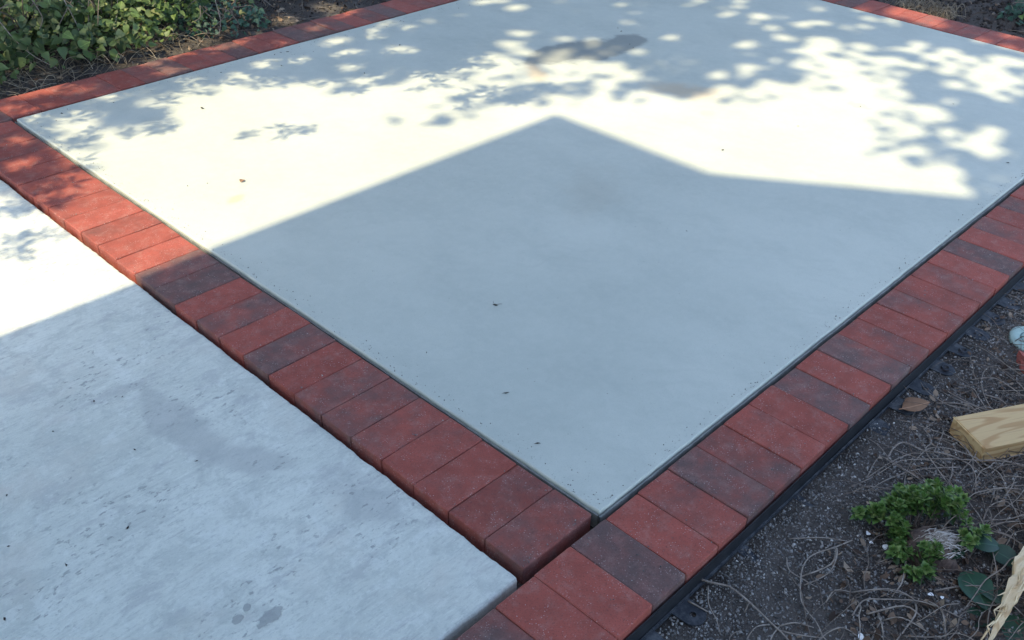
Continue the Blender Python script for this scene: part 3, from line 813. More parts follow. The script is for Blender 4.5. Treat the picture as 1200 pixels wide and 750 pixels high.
def keep_gravel(x, y):
    d = -0.425 - y                       # distance from the edging
    prob = np.clip(1.30 - d*1.7, 0.22, 1.0) * (0.55 + 0.45*(np.sin(x*9.0 + y*5.0) * np.sin(x*4.1 - y*12.0) > -0.35))
    return (y < -0.4285) & (rng.random(len(x)) < prob)
tag(scatter_stones("gravel", 115000, (-0.35, 2.6), (-1.25, -0.428), keep_gravel, 0.0011, 0.0046, MAT_GRAVEL),
    "dark grey gravel grit spread in the bed beside the black edging", "gravel", kind="stuff")
tag(scatter_stones("bark_mulch", 16000, (3.72, 5.6), (-0.8, 3.0), lambda x, y: x > 3.735, 0.003, 0.016, MAT_CHIPS, 0.0, 1.6),
    "dark bark mulch covering the bed behind the far paver row", "mulch", kind="stuff")
def keep_ivybed(x, y):
    return (y > 2.655 + x*0.014)
tag(scatter_stones("soil_crumbs", 12000, (-1.0, 3.6), (2.63, 4.2), keep_ivybed, 0.0015, 0.009, MAT_CHIPS, 0.0, 2.0),
    "dark soil crumbs and bark bits under the ivy", "soil", kind="stuff")

# sand and crumbs caught along the joints of the pavers and slab edges
nj = 2600
side = rng.integers(0, 5, nj)
tj = rng.random(nj); sp_j = rng.normal(0, 1, nj)
xj = np.select([side == 0, side == 1, side == 2, side == 3, side == 4], [0.062 + np.abs(sp_j)*0.02, 0.06 + tj*3.3, 0.08 + tj*3.3, LX0 + rng.random(nj)*ROW_W, -0.1 + tj*2.5])
yj = np.select([side == 0, side == 1, side == 2, side == 3, side == 4], [-0.19 + tj*2.5, -0.198 + np.abs(sp_j)*0.012, 2.385 - np.abs(sp_j)*0.05, -0.19 + PITCH*rng.integers(0, 26, nj) + sp_j*0.003, RY0 + rng.random(nj)*ROW_W])
rj = 0.0006 + 0.0016*rng.random(nj)**3
zj = np.where((side == 3) | (side == 4), 0.0004, 0.0034) + rj*0.2
tag(scatter("joint_grit", STONES, np.stack([xj, yj, zj], 1), rot_random(nj)*rj[:, None, None], rng.integers(0, 10, nj), MAT_GRAVEL),
    "fine sand grit and crumbs caught along paver joints and slab edges", "grit", kind="stuff")

# flat curled flakes
def flake_variant(seed):
    r = random.Random(seed)
    L, W = 1.0, r.uniform(0.32, 0.6)
    b, c = r.uniform(-0.3, 0.3), r.uniform(-0.2, 0.2)
    v = [(-L, 0, b), (-0.4, W, c), (0.45, W*0.8, c*0.5), (L, 0, b*0.8), (0.45, -W*0.9, c), (-0.4, -W, c*0.7), (0, 0, 0)]
    f = [(0, 6, 1), (1, 6, 2), (2, 6, 3), (3, 6, 4), (4, 6, 5), (5, 6, 0)]
    return v, f
FLAKES = [flake_variant(s) for s in range(8)]
def scatter_flakes(name, n, xr, yr, keep, rmin, rmax, mat, tilt=0.35, lift=0.003):
    x = rng.uniform(*xr, n); y = rng.uniform(*yr, n)
    k = keep(x, y); x, y = x[k], y[k]; n = len(x)
    r = rmin + (rmax-rmin)*rng.random(n)**1.8
    pos = np.stack([x, y, gz(x, y) + lift + rng.random(n)*0.006], 1)
    B = rot_lying(n, tilt) * r[:, None, None]
    return scatter(name, FLAKES, pos, B, rng.integers(0, 8, n), mat)
def keep_soilside(x, y):
    t = np.clip((-0.50 - y + (x-0.3)*0.10)/0.18, 0, 1)
    return (y < -0.44) & (rng.random(len(x)) < t)
tag(scatter_flakes("leaf_litter", 8000, (-0.1, 2.6), (-1.25, -0.44), keep_soilside, 0.003, 0.013, MAT_LITTER, 0.4),
    "brown crumbled leaf litter lying on the soil around the shrub", "leaf litter", kind="stuff")
tag(scatter_flakes("leaf_litter", 5200, (-1.0, 3.6), (2.63, 3.8), lambda x, y: (y > 2.66 + x*0.014) & (rng.random(len(x)) < np.clip(1.3-(y-2.66)*0.8, 0.3, 1)), 0.004, 0.018, MAT_LITTER, 0.4),
    "brown leaf litter on the soil strip below the ivy", "leaf litter", kind="stuff")
tag(scatter_flakes("leaf_litter", 1600, (3.74, 5.4), (-0.6, 2.8), lambda x, y: rng.random(len(x)) < 0.6, 0.004, 0.02, MAT_LITTER, 0.4),
    "scattered brown leaf litter on the dark mulch behind the far pavers", "leaf litter", kind="stuff")

# ------------------------------------------------------------------ dry stems traced where they lie on the bed
def lay_stem(pts, seed, r):
    rnd = random.Random(seed)
    n = len(pts)
    out = []
    for i, (x, y) in enumerate(pts):
        t = i/max(n-1, 1)
        z = max(ground_z(x, y), -0.056) + r + 0.004 + 0.016*math.sin(math.pi*t)*rnd.uniform(0.3, 1.2)
        out.append((x, y, z))
    return smooth_path(out, 4)
for i, pts in enumerate(TWIGS):
    if i < 14:
        lab, grp = "thin dry grey twig lying on the grit near the black edging", "dry twigs near the edging"
    elif i < 31:
        lab, grp = "thin dry grey twig tangled on the soil around the green shrub", "dry twigs around the shrub"
    else:
        lab, grp = "thin dry grey twig lying beside the cut pine board", "dry twigs beside the board"
    r = random.Random(i).uniform(0.0011, 0.0019) * (1.25 if i in (0, 3, 14, 18, 33) else 1.0)
    path = lay_stem(pts, i, r)
    o = link("dry_twig", tubes_mesh("dry_twig", [(path, r, r*0.6, 6)]), MAT_TWIG)
    tag(o, lab, "twig", grp)

def tangle(name, n, box, lmin, lmax, rr, mat, label, cat, dens=None, zup=0.02, bend=7.0, sides=4):
    rnd = random.Random(len(name)*7 + n)
    paths = []
    while len(paths) < n:
        x, y = rnd.uniform(box[0], box[1]), rnd.uniform(box[2], box[3])
        if dens and rnd.random() > dens(x, y):
            continue
        L = rnd.uniform(lmin, lmax); a = rnd.uniform(0, 2*math.pi)
        curl = rnd.gauss(0, bend)
        k = 7
        P = []
        hz = rnd.uniform(0.1, 1.0)*zup
        for i in range(k):
            z = ground_z(x, y)
            if z < -0.1: break
            P.append((x, y, z + 0.002 + hz*math.sin(math.pi*i/(k-1)) + rnd.uniform(0, 0.004)))
            a += curl*L/k + rnd.gauss(0, 0.25)
            x += math.cos(a)*L/k; y += math.sin(a)*L/k
        if len(P) < 4: continue
        r = rnd.uniform(*rr)
        paths.append((smooth_path(P, 3), r, r*0.5, sides))
    o = link(name, tubes_mesh(name, paths), mat)
    tag(o, label, cat, kind="stuff")
    return o
tangle("dry_root_tangle", 1500, (0.02, 2.2, -1.25, -0.47), 0.06, 0.24, (0.0005, 0.0013), MAT_TWIG_DARK,
       "tangle of fine brown dry roots over the soil around shrub and board", "dry roots",
       lambda x, y: min(max((-0.50 - y + (x-0.5)*0.16)/0.14, 0.03), 1), 0.028, 3.5)
tangle("dry_runner_tangle", 300, (0.55, 1.5, -1.15, -0.60), 0.10, 0.32, (0.0009, 0.0018), MAT_TWIG,
       "loose heap of pale dry runners under and beside the pine board", "dry runners",
       lambda x, y: min(max((-0.60 - y + (x-0.6)*0.12)/0.10, 0.0), 1), 0.035, 3.0, 5)
tangle("dry_grass_thatch", 520, (-0.8, 1.0, 2.67, 3.05), 0.06, 0.26, (0.0006, 0.0016), MAT_STRAW,
       "thatch of tan dry grass and runners between back pavers and ivy", "dry grass", lambda x, y: 1.0 if y < 2.95 else 0.3, 0.05)
tangle("dry_grass_thatch", 300, (1.0, 3.0, 2.70, 3.5), 0.05, 0.22, (0.0006, 0.0018), MAT_TWIG_DARK,
       "brown dry stems scattered over the litter past the ivy", "dry stems", None, 0.05)
tangle("dry_grass_clump", 190, (3.755, 3.90, 0.72, 1.02), 0.04, 0.12, (0.0006, 0.0016), MAT_STRAW,
       "pale clump of dry grass at the mulch edge behind the far pavers", "dry grass", None, 0.06)
tangle("fallen_sticks", 60, (3.76, 5.0, -0.4, 2.4), 0.15, 0.5, (0.0012, 0.004), MAT_TWIG_DARK,
       "thin fallen sticks strewn on the dark mulch", "sticks", None, 0.03)

# ------------------------------------------------------------------ loose things on the bed
# cut pine board
bl = Vector((0.850, -0.566, 0)); bdir = Vector((0.867, -0.498, 0)).normalized(); bw = 0.100
board = empty("pine_board", (bl.x, bl.y, -0.045), math.atan2(bdir.y, bdir.x))
tag(board, "cut pale pine board with visible grain lying on the bed", "board")
bm = bmesh.new()
bmesh.ops.create_cube(bm, size=1.0)
for v in bm.verts:
    v.co = Vector(((v.co.x+0.5)*0.95, -(v.co.y+0.5)*bw, (v.co.z+0.5)*0.040))
bmesh.ops.bevel(bm, geom=list(bm.edges), offset=0.0028, segments=2, affect='EDGES', profile=0.5)
link("plank", bm_mesh("plank", bm), MAT_BOARD, board)
board.rotation_euler = (0.02, -0.012, math.atan2(bdir.y, bdir.x))

# splintered pale stake
stake_pts = [(0.318, -0.862, -0.020), (0.368, -0.858, -0.005), (0.425, -0.852, 0.005), (0.48, -0.846, 0.012), (0.53, -0.842, 0.016), (0.70, -0.852, 0.02), (0.95, -0.87, 0.02)]
V, F = [], []
wid = [0.003, 0.008, 0.013, 0.019, 0.021, 0.022, 0.022]
rs = random.Random(3)
sp = smooth_path(stake_pts, 3)
N = len(sp)
for i, p in enumerate(sp):
    t = i/(N-1)*(len(wid)-1); a = int(min(t, len(wid)-2)); w = wid[a] + (wid[a+1]-wid[a])*(t-a)
    for k in range(8):
        an = 2*math.pi*k/8
        sq = 1.0/max(abs(math.cos(an)), abs(math.sin(an)))*0.8
        jit = 1 + (rs.uniform(-0.28, 0.28) if i < N*0.62 else rs.uniform(-0.03, 0.03))
        V.append((p.x, p.y + w*sq*math.cos(an)*jit, p.z + w*0.75*sq*math.sin(an)*jit))
for i in range(N-1):
    for k in range(8):
        F.append((i*8+k, i*8+(k+1) % 8, (i+1)*8+(k+1) % 8, (i+1)*8+k))
F.append(tuple(range(7, -1, -1))); F.append(tuple(range((N-1)*8, N*8)))
stake = tag(link("wood_stake", mesh_from("wood_stake", V, F), MAT_STAKE), "splintered yellow wooden stake pointing out of the dark leaves", "stake")
paths = []
for k in range(14):
    t = rs.uniform(0.1, 0.75)
    b0 = sp[int(t*(N-6))]
    L = rs.uniform(0.02, 0.07)
    a = Vector((b0.x, b0.y + rs.uniform(-0.012, 0.012), b0.z + rs.uniform(0.004, 0.012)))
    paths.append(([a, a+Vector((-L*0.6, rs.uniform(-0.006, 0.006), rs.uniform(0, 0.006))), a+Vector((-L, rs.uniform(-0.01, 0.01), rs.uniform(-0.006, 0.010)))], 0.0022, 0.0004, 4))
link("splinters", tubes_mesh("splinters", paths, False), MAT_STAKE, stake)

# pale plastic lid
lid = empty("plastic_lid", (1.352, -0.560, -0.046))
tag(lid, "round pale teal plastic lid with rings beside the edging", "lid")
link("disc", lathe_mesh("disc", [(0.052, -0.008), (0.054, 0.002), (0.052, 0.0055), (0.044, 0.0072), (0.0302, 0.0078), (0.0292, 0.0056), (0.0262, 0.0056), (0.0255, 0.0080), (0.012, 0.0086), (0.0115, 0.0070), (0.0085, 0.0070), (0.008, 0.0088), (0.0005, 0.0090)], 40), MAT_DISC, lid)
link("ring_groove", lathe_mesh("ring_groove", [(0.0293, 0.0058), (0.0290, 0.0062), (0.0265, 0.0062), (0.0262, 0.0058)], 40), MAT_DISC_DARK, lid)
lid.rotation_euler = (0.12, -0.06, 0)

# broken paver piece
bm = bmesh.new()
bmesh.ops.create_cube(bm, size=1.0)
bmesh.ops.subdivide_edges(bm, edges=list(bm.edges), cuts=2, use_grid_fill=True)
for v in bm.verts:
    v.co = Vector((v.co.x*0.062, v.co.y*0.045, v.co.z*0.036)) + Vector((rs.uniform(-1, 1), rs.uniform(-1, 1), rs.uniform(-1, 1)))*0.0035
pp = link("broken_paver", bm_mesh("broken_paver", bm), MAT_PAVER)
pp.location = (1.240, -0.600, -0.044); pp.rotation_euler = (0.2, 0.1, 0.7); pp.color = (0.05, 0.6, 0, 1)
tag(pp, "broken red paver piece lying by the plastic lid", "brick")

# leaf shapes
def leaf_mesh(name, outline, mat, fold=0.15, droop=0.2, nx_=None):
    """outline: half widths along the length (t, w); centre vein folded, tip drooping; local x = length, y = width"""
    V, F = [], []
    for t, w in outline:
        z = -droop*t*t
        V.append((t, 0.0, z))
        V.append((t, w, z + fold*w)); V.append((t, -w, z + fold*w))
    n = len(outline)
    for i in range(n-1):
        a, b = i*3, (i+1)*3
        F += [(a, b, b+1, a+1), (a, a+2, b+2, b)]
    me = mesh_from(name, V, F, True)
    if mat: me.materials.append(mat)
    return me
def scaled_mesh(me, s):
    for v in me.vertices: v.co *= s
    return me
# curled brown leaf
bl_me = scaled_mesh(leaf_mesh("brown_leaf", [(0.0, 0.012), (0.12, 0.02), (0.2, 0.16), (0.35, 0.29), (0.5, 0.31), (0.66, 0.25), (0.8, 0.18), (0.92, 0.08), (1.0, 0.01)], MAT_BROWNLEAF, 0.35, -0.10), 0.074)
o = link("brown_leaf", bl_me); o.location = (0.838, -0.450, -0.042); o.rotation_euler = (0.1, -0.08, math.atan2(-0.041, 0.057))
sol = o.modifiers.new("thickness", 'SOLIDIFY'); sol.thickness = 0.0006
tag(o, "single curled brown dry leaf on grit beside black edging", "leaf")

# crumbs and leaf bits on the slabs
def crumb_mesh(seed, L):
    r = random.Random(seed)
    v, f = stone_variant(seed + 50)
    v = [(p[0]*L*r.uniform(0.8, 1.4), p[1]*L*0.55, p[2]*L*0.45) for p in v]
    bm = bmesh.new()
    vs = [bm.verts.new(p) for p in v]
    for q in f: bm.faces.new([vs[i] for i in q])
    bmesh.ops.subdivide_edges(bm, edges=list(bm.edges), cuts=1)
    for q in bm.verts: q.co += Vector((r.uniform(-1, 1), r.uniform(-1, 1), r.uniform(-1, 1)))*L*0.14
    return bm_mesh("debris_crumb", bm)
for i, (x, y) in enumerate(BITS):
    if i == 3:
        b = link("leaf_bit", scaled_mesh(leaf_mesh("leaf_bit", [(0, 0.05), (0.25, 0.3), (0.6, 0.38), (0.85, 0.2), (1, 0.03)], MAT_BROWNLEAF, 0.4, 0.2), 0.022))
        b.location = (x-0.008, y, 0.0055); b.rotation_euler = (0.1, -0.1, 0.6)
        tag(b, "small orange-brown leaf bit on the sunlit new slab", "leaf bit")
        continue
    L = random.Random(i).uniform(0.003, 0.0055) * (1.4 if i in (0, 6, 7, 9, 17) else 1.0)
    b = link("debris_crumb", crumb_mesh(i, L), MAT_SPECK)
    b.location = (x, y, 0.004 + L*0.3); b.rotation_euler = (0, 0, random.Random(i).uniform(0, 6))
    if i == 0:
        leg = tubes_mesh("stalk", [([Vector((0, 0, 0)), Vector((L*1.3, L*0.8, L*0.3)), Vector((L*2.0, L*1.7, 0))], 0.0006, 0.0004, 4),
                                   ([Vector((0, 0, 0)), Vector((-L*1.1, L*0.9, L*0.3)), Vector((-L*1.5, L*1.9, 0))], 0.0006, 0.0004, 4)])
        link("stalk", leg, MAT_SPECK, b)
    tag(b, "tiny dark crumb of debris lying on the new concrete slab", "debris", "crumbs on the new slab")
for i, (x, y) in enumerate(BITS2):
    if y > 1.2: continue
    L = random.Random(i+90).uniform(0.003, 0.005)
    b = link("debris_crumb", crumb_mesh(i+70, L), MAT_SPECK)
    b.location = (x, y, -0.011 + L*0.3); b.rotation_euler = (0, 0, random.Random(i).uniform(0, 6))
    tag(b, "tiny dark crumb of debris lying on the old broomed slab", "debris", "crumbs on the old slab")

# ------------------------------------------------------------------ small green shrub grown round a stump
shrub = empty("low_shrub", (0.47, -0.66, -0.035))
tag(shrub, "low bright green leafy shrub growing around the frayed stump", "shrub")
def rosette(seed, n, L, tiers=3):
    r = random.Random(seed)
    V, F = [], []
    for k in range(n):
        a = k*2.399 + r.uniform(-0.2, 0.2)
        t = k/n
        el = 0.15 + 1.0*(1-t) if k > n*0.3 else 1.25
        el = 0.10 + 1.15*(1 - t) + r.uniform(-0.15, 0.15)
        l = L*(0.55 + 0.6*t)*r.uniform(0.85, 1.15)
        w = l*0.30
        d = Vector((math.cos(a)*math.cos(el), math.sin(a)*math.cos(el), math.sin(el)))
        s = Vector((-math.sin(a), math.cos(a), 0))
        u = s.cross(d)*-1
        z0 = Vector((0, 0, (1-t)*L*0.9))
        o = len(V)
        V += [z0 + d*l*0.1, z0 + d*l*0.5 + s*w + u*w*0.35, z0 + d*l*0.55, z0 + d*l*0.5 - s*w + u*w*0.35, z0 + d*l - Vector((0, 0, l*0.15))]
        F += [(o, o+2, o+1), (o, o+3, o+2), (o+1, o+2, o+4), (o+2, o+3, o+4)]
    me = mesh_from("leaf_cluster", V, F)
    me.materials.append(MAT_SHRUB)
    return me
ROS = [rosette(s, 20, 0.0195) for s in range(5)]
cl = [(0.520, -0.610, 0.050), (0.505, -0.622, 0.055), (0.540, -0.630, 0.060), (0.525, -0.665, 0.055), (0.505, -0.585, 0.02), (0.53, -0.600, 0.035), (0.545, -0.612, 0.045), (0.56, -0.632, 0.045), (0.575, -0.648, 0.05), (0.585, -0.672, 0.05), (0.592, -0.690, 0.045),
      (0.52, -0.628, 0.055), (0.535, -0.648, 0.06), (0.55, -0.665, 0.06), (0.562, -0.688, 0.055), (0.50, -0.606, 0.04), (0.485, -0.592, 0.03), (0.468, -0.580, 0.025), (0.45, -0.568, 0.02), (0.435, -0.560, 0.015),
      (0.51, -0.645, 0.06), (0.495, -0.625, 0.05), (0.478, -0.612, 0.04), (0.462, -0.603, 0.03), (0.545, -0.702, 0.05), (0.525, -0.725, 0.045), (0.515, -0.745, 0.045), (0.528, -0.755, 0.04), (0.500, -0.748, 0.04),
      (0.440, -0.640, 0.025), (0.425, -0.634, 0.02), (0.408, -0.648, 0.015), (0.395, -0.655, 0.01), (0.445, -0.700, 0.025), (0.425, -0.706, 0.02), (0.405, -0.715, 0.015), (0.388, -0.722, 0.01), (0.430, -0.690, 0.03), (0.375, -0.690, 0.006), (0.455, -0.622, 0.03)]
rs = random.Random(21)
base = Vector((0.47, -0.66, -0.035))
extra = []
for (x, y, h) in cl:
    extra.append((x, y, h))
    for k in range(2 if y > -0.67 else 1):
        extra.append((x + rs.gauss(0, 0.010), y + rs.gauss(0, 0.010), h*rs.uniform(0.4, 0.95)))
stem_paths = []
for i, (x, y, h) in enumerate(extra):
    o = link("leaf_cluster", ROS[rs.randrange(5)], None, shrub)
    s = rs.uniform(0.75, 1.2)
    o.location = (x - base.x, y - base.y, h)
    o.scale = (s, s, s)
    o.rotation_euler = (rs.uniform(-0.5, 0.5), rs.uniform(-0.5, 0.5), rs.uniform(0, 6.28))
    if i % 3 == 0:
        e = Vector(o.location)
        r0 = Vector((e.x*0.55, e.y*0.55, -0.012))
        stem_paths.append((smooth_path([r0, (r0+e)*0.5 + Vector((0, 0, h*0.25)), e], 3), 0.0016, 0.0008, 5))
link("branches", tubes_mesh("branches", stem_paths), MAT_TWIG_DARK, shrub)

# frayed stump
def stump_mesh():
    prof = [(0.050, -0.02), (0.046, 0.006), (0.040, 0.022), (0.036, 0.034), (0.028, 0.043), (0.012, 0.049), (0.002, 0.050)]
    n = 18
    V, F = [], []
    for i, (r, z) in enumerate(prof):
        for k in range(n):
            t = 2*math.pi*k/n
            q = 1 + 0.30*noise.noise(Vector((math.cos(t)*1.6, math.sin(t)*1.6, z*30))) + 0.12*math.sin(t*5)
            V.append((r*q*math.cos(t), r*q*1.15*math.sin(t), z + 0.008*noise.noise(Vector((math.cos(t)*2, math.sin(t)*2, 3)))*min(1, i)))
    for i in range(len(prof)-1):
        for k in range(n):
            F.append((i*n+k, i*n+(k+1) % n, (i+1)*n+(k+1) % n, (i+1)*n+k))
    F.append(tuple(range((len(prof)-1)*n, len(prof)*n)))
    return mesh_from("stump_body", V, F, True)
stump = empty("tree_stump", (0.462, -0.690, -0.046), 0.4)
tag(stump, "small weathered stump with pale frayed top among green leaves", "stump")
link("stump_body", stump_mesh(), MAT_STUMP, stump)
paths = []
for k in range(320):
    a = rs.uniform(0, 6.28); r = min(abs(rs.gauss(0, 0.019)), 0.036)
    p = Vector((r*math.cos(a) - 0.004, r*math.sin(a)*1.3 - 0.006, 0.0505 - r*r*14.0))
    d = Vector((0.25 + rs.gauss(0, 0.3), -0.8 + rs.gauss(0, 0.35), 0.22 + rs.gauss(0, 0.2))).normalized()
    L = rs.uniform(0.008, 0.030)
    paths.append(([p - Vector((0, 0, 0.003)), p + d*L*0.5 + Vector((0, 0, 0.003)), p + d*L + Vector((0, 0, -0.003))], 0.0012, 0.0004, 4))
link("frayed_fibres", tubes_mesh("frayed_fibres", paths, False), MAT_FRAY, stump)

# broad dark leaves, fallen petals
broad = [(0.0, 0.02), (0.08, 0.16), (0.25, 0.30), (0.45, 0.36), (0.65, 0.31), (0.83, 0.18), (0.95, 0.06), (1.0, 0.01)]
weed = empty("broadleaf_weed", (0.45, -0.79, -0.035))
tag(weed, "broad dark green leaves of a weed under the wooden stake", "weed")
for k, (x, y, z, a, L, tx) in enumerate([(0.450, -0.765, 0.012, -2.3, 0.085, 0.15), (0.425, -0.800, 0.010, -1.4, 0.075, -0.2), (0.505, -0.745, 0.030, -0.9, 0.060, 0.2), (0.495, -0.735, 0.020, 3.0, 0.050, 0.1),
                                       (0.420, -0.870, 0.008, -2.6, 0.090, 0.2), (0.455, -0.885, 0.012, -1.9, 0.080, -0.1), (0.53, -0.775, 0.02, -1.6, 0.06, 0.3), (0.40, -0.845, 0.0, 2.6, 0.07, 0.2), (0.475, -0.910, 0.015, -0.6, 0.09, 0.1)]):
    me = scaled_mesh(leaf_mesh("leaf", broad, MAT_DARKLEAF, 0.22, 0.25), L)
    o = link("leaf", me, None, weed)
    o.location = (x-0.45, y+0.79, z); o.rotation_euler = (tx, -0.15, a)
for i, (x, y) in enumerate([(0.416, -0.587), (0.403, -0.606), (0.417, -0.626), (0.389, -0.646), (0.356, -0.763), (0.354, -0.748), (0.19, -0.691)]):
    me = scaled_mesh(leaf_mesh("fallen_petal", [(0, 0.1), (0.3, 0.36), (0.65, 0.42), (0.9, 0.24), (1, 0.05)], MAT_PETAL, 0.4, 0.3), random.Random(i).uniform(0.006, 0.013))
    o = link("fallen_petal", me)
    o.location = (x, y, ground_z(x, y) + 0.012); o.rotation_euler = (random.Random(i).uniform(-0.4, 0.4), random.Random(i+9).uniform(-0.4, 0.4), i*1.7)
    tag(o, "small fallen white petal on the soil by the shrub", "petal", "white petals by the shrub")

# ------------------------------------------------------------------ ivy behind the back paver row
ivy_out = [(0.0, 0.02), (0.02, 0.22), (0.14, 0.42), (0.32, 0.47), (0.52, 0.38), (0.74, 0.22), (0.92, 0.07), (1.0, 0.01)]
IVY = []
for s in range(4):
    IVY.append(scaled_mesh(leaf_mesh("leaf", ivy_out, MAT_IVY, random.Random(s).uniform(0.1, 0.4), random.Random(s+4).uniform(0.05, 0.4)), 0.052))
def ivy_variant(s):
    r = random.Random(s)
    f, d = r.uniform(0.1, 0.5), r.uniform(0.0, 0.4)
    o = [(0.0, 0.2), (0.2, 0.46), (0.55, 0.36), (1.0, 0.01)]
    V, F = [], []
    for t, w in o:
        V += [(t, 0, -d*t*t), (t, w, -d*t*t+f*w), (t, -w, -d*t*t+f*w)]
    for i in range(3):
        a, b = i*3, i*3+3
        F += [(a, b, b+1, a+1), (a, a+2, b+2, b)]
    return V, F
IVYV = [ivy_variant(s) for s in range(6)]
TOCAM = Vector((-0.45, -0.75, 0.5)).normalized()
def ivy_plant(x, y, rad, hgt, n_obj, n_mass, label, mass_mat, seed, size=0.05, group=None):
    r = random.Random(seed)
    root = empty("ivy_plant", (x, y, ground_z(x, y)))
    tag(root, label, "ivy", group)
    stems = []
    tips = []
    for k in range(9):
        a = r.uniform(0, 6.28)
        L = rad*r.uniform(0.6, 1.15)
        p = [Vector((0, 0, 0.0))]
        for i in range(1, 6):
            t = i/5
            p.append(Vector((math.cos(a)*L*t + r.gauss(0, 0.02), math.sin(a)*L*t + r.gauss(0, 0.02), hgt*r.uniform(0.75, 1.0)*math.sin(math.pi*min(t*0.75+0.05, 1))*1.0)))
        sp_ = smooth_path(p, 3)
        link("stem", tubes_mesh("stem", [(sp_, 0.0035, 0.0012, 5)]), MAT_TWIG_DARK, root)
        tips += sp_[2:]
    def spot_on(front):
        while True:
            a = r.uniform(0, 6.28); q = math.sqrt(r.random())
            dx, dy = math.cos(a)*q*rad, math.sin(a)*q*rad
            lump = 0.55 + 0.6*noise.noise(Vector(((x+dx)*6, (y+dy)*6, seed)))
            if r.random() > 0.25 + lump*0.8: continue
            top = hgt*math.sqrt(max(0.0, 1-q*q))*(0.75 + 0.5*lump)
            h = top*(r.uniform(0.80, 1.05) if front else r.uniform(0.15, 0.95))
            if front and dy > 0.25*rad: continue
            return Vector((dx, dy, max(h, 0.012)))
    def frame():
        a = r.uniform(0, 6.28)
        nrm = (TOCAM*0.5 + Vector((0, 0, 0.55)) + Vector((r.gauss(0, 0.45), r.gauss(0, 0.45), r.gauss(0, 0.3)))).normalized()
        xx = Vector((math.cos(a), math.sin(a), -0.35)); xx = (xx - nrm*xx.dot(nrm)).normalized()
        return Matrix((xx, nrm.cross(xx), nrm)).transposed()
    for k in range(n_obj):
        o = link("leaf", IVY[r.randrange(4)], None, root)
        M = frame().to_4x4()
        s = r.uniform(0.4, 1.2)*size/0.05
        o.matrix_local = Matrix.Translation(spot_on(True)) @ M @ Matrix.Scale(s, 4)
    pos = np.array([spot_on(False) for k in range(n_mass)])
    B = np.array([np.array(frame())*r.uniform(0.3, 1.15)*size for k in range(n_mass)])
    f = scatter("foliage", IVYV, pos, B, rng.integers(0, 6, n_mass), mass_mat, root, True)
    f["kind"] = "stuff"
    return root
G1 = "ivy along the back paver row"
for k, (x, y, rad, h, no, nm, lab) in enumerate([
        (0.02, 3.02, 0.34, 0.20, 30, 620, "low heart-leaved ivy trailing by the dry grass at the slab's far corner"),
        (0.40, 3.08, 0.36, 0.26, 30, 760, "heart-leaved ivy sprawling between dry grass thatch and taller ivy"),
        (0.70, 3.00, 0.30, 0.22, 26, 640, "heart-leaved ivy reaching towards the back pavers beside the yellow-green vine"),
        (0.25, 3.48, 0.42, 0.42, 30, 900, "tall heap of dark ivy behind the low heart-leaved ivy"),
        (0.70, 3.42, 0.40, 0.40, 30, 900, "tall heap of dark ivy behind the yellow-green vine"),
        (-0.35, 3.3, 0.40, 0.35, 14, 420, "ivy heap at the end of the back pavers past the old slab")]):
    ivy_plant(x, y, rad, h, no, nm, lab, MAT_IVYMASS, 40+k, 0.040, G1)
for k in range(14):
    rv_ = random.Random(700+k)
    x, y = rv_.uniform(-0.1, 1.5), rv_.uniform(2.85, 3.3)
    a = rv_.uniform(-2.4, -0.6); L = rv_.uniform(0.2, 0.5)
    pts = []
    for i in range(6):
        t = i/5
        pts.append((x + math.cos(a)*L*t + rv_.gauss(0, 0.015), y + math.sin(a)*L*t*0.5 + rv_.gauss(0, 0.015), max(ground_z(x, y), -0.03) + 0.30*(1-t)*rv_.uniform(0.7, 1.1) + 0.02))
    o = link("dry_vine", tubes_mesh("dry_vine", [(smooth_path(pts, 4), 0.0026, 0.0012, 6)]), MAT_TWIG)
    tag(o, "bare tan dry vine hanging over the ivy behind the back pavers", "dry vine", "dry vines over the ivy")
ivy_plant(0.90, 3.04, 0.27, 0.34, 40, 700, "yellow-green leafy vine lit by sun patches at the pavers' edge", MAT_IVYSUN, 61, 0.036)
ivy_plant(1.18, 3.16, 0.32, 0.30, 26, 520, "dark small-leaved green vine past the sunlit ivy", MAT_IVYMASS, 62, 0.036)
ivy_plant(1.16, 2.86, 0.20, 0.12, 8, 300, "low blue-green creeping plant touching the back pavers", MAT_BLUELEAF, 63, 0.026)
ivy_plant(1.62, 3.30, 0.34, 0.30, 10, 420, "sparse dark vine growing out of the brown litter", MAT_IVYMASS, 64, 0.034)
ivy_plant(4.02, 0.46, 0.12, 0.10, 6, 160, "small blue-green sprig growing from the dark mulch", MAT_BLUELEAF, 65, 0.026)
ivy_plant(4.45, 1.6, 0.30, 0.20, 8, 220, "dark green ground plant further back in the mulch bed", MAT_IVYMASS, 66, 0.036)

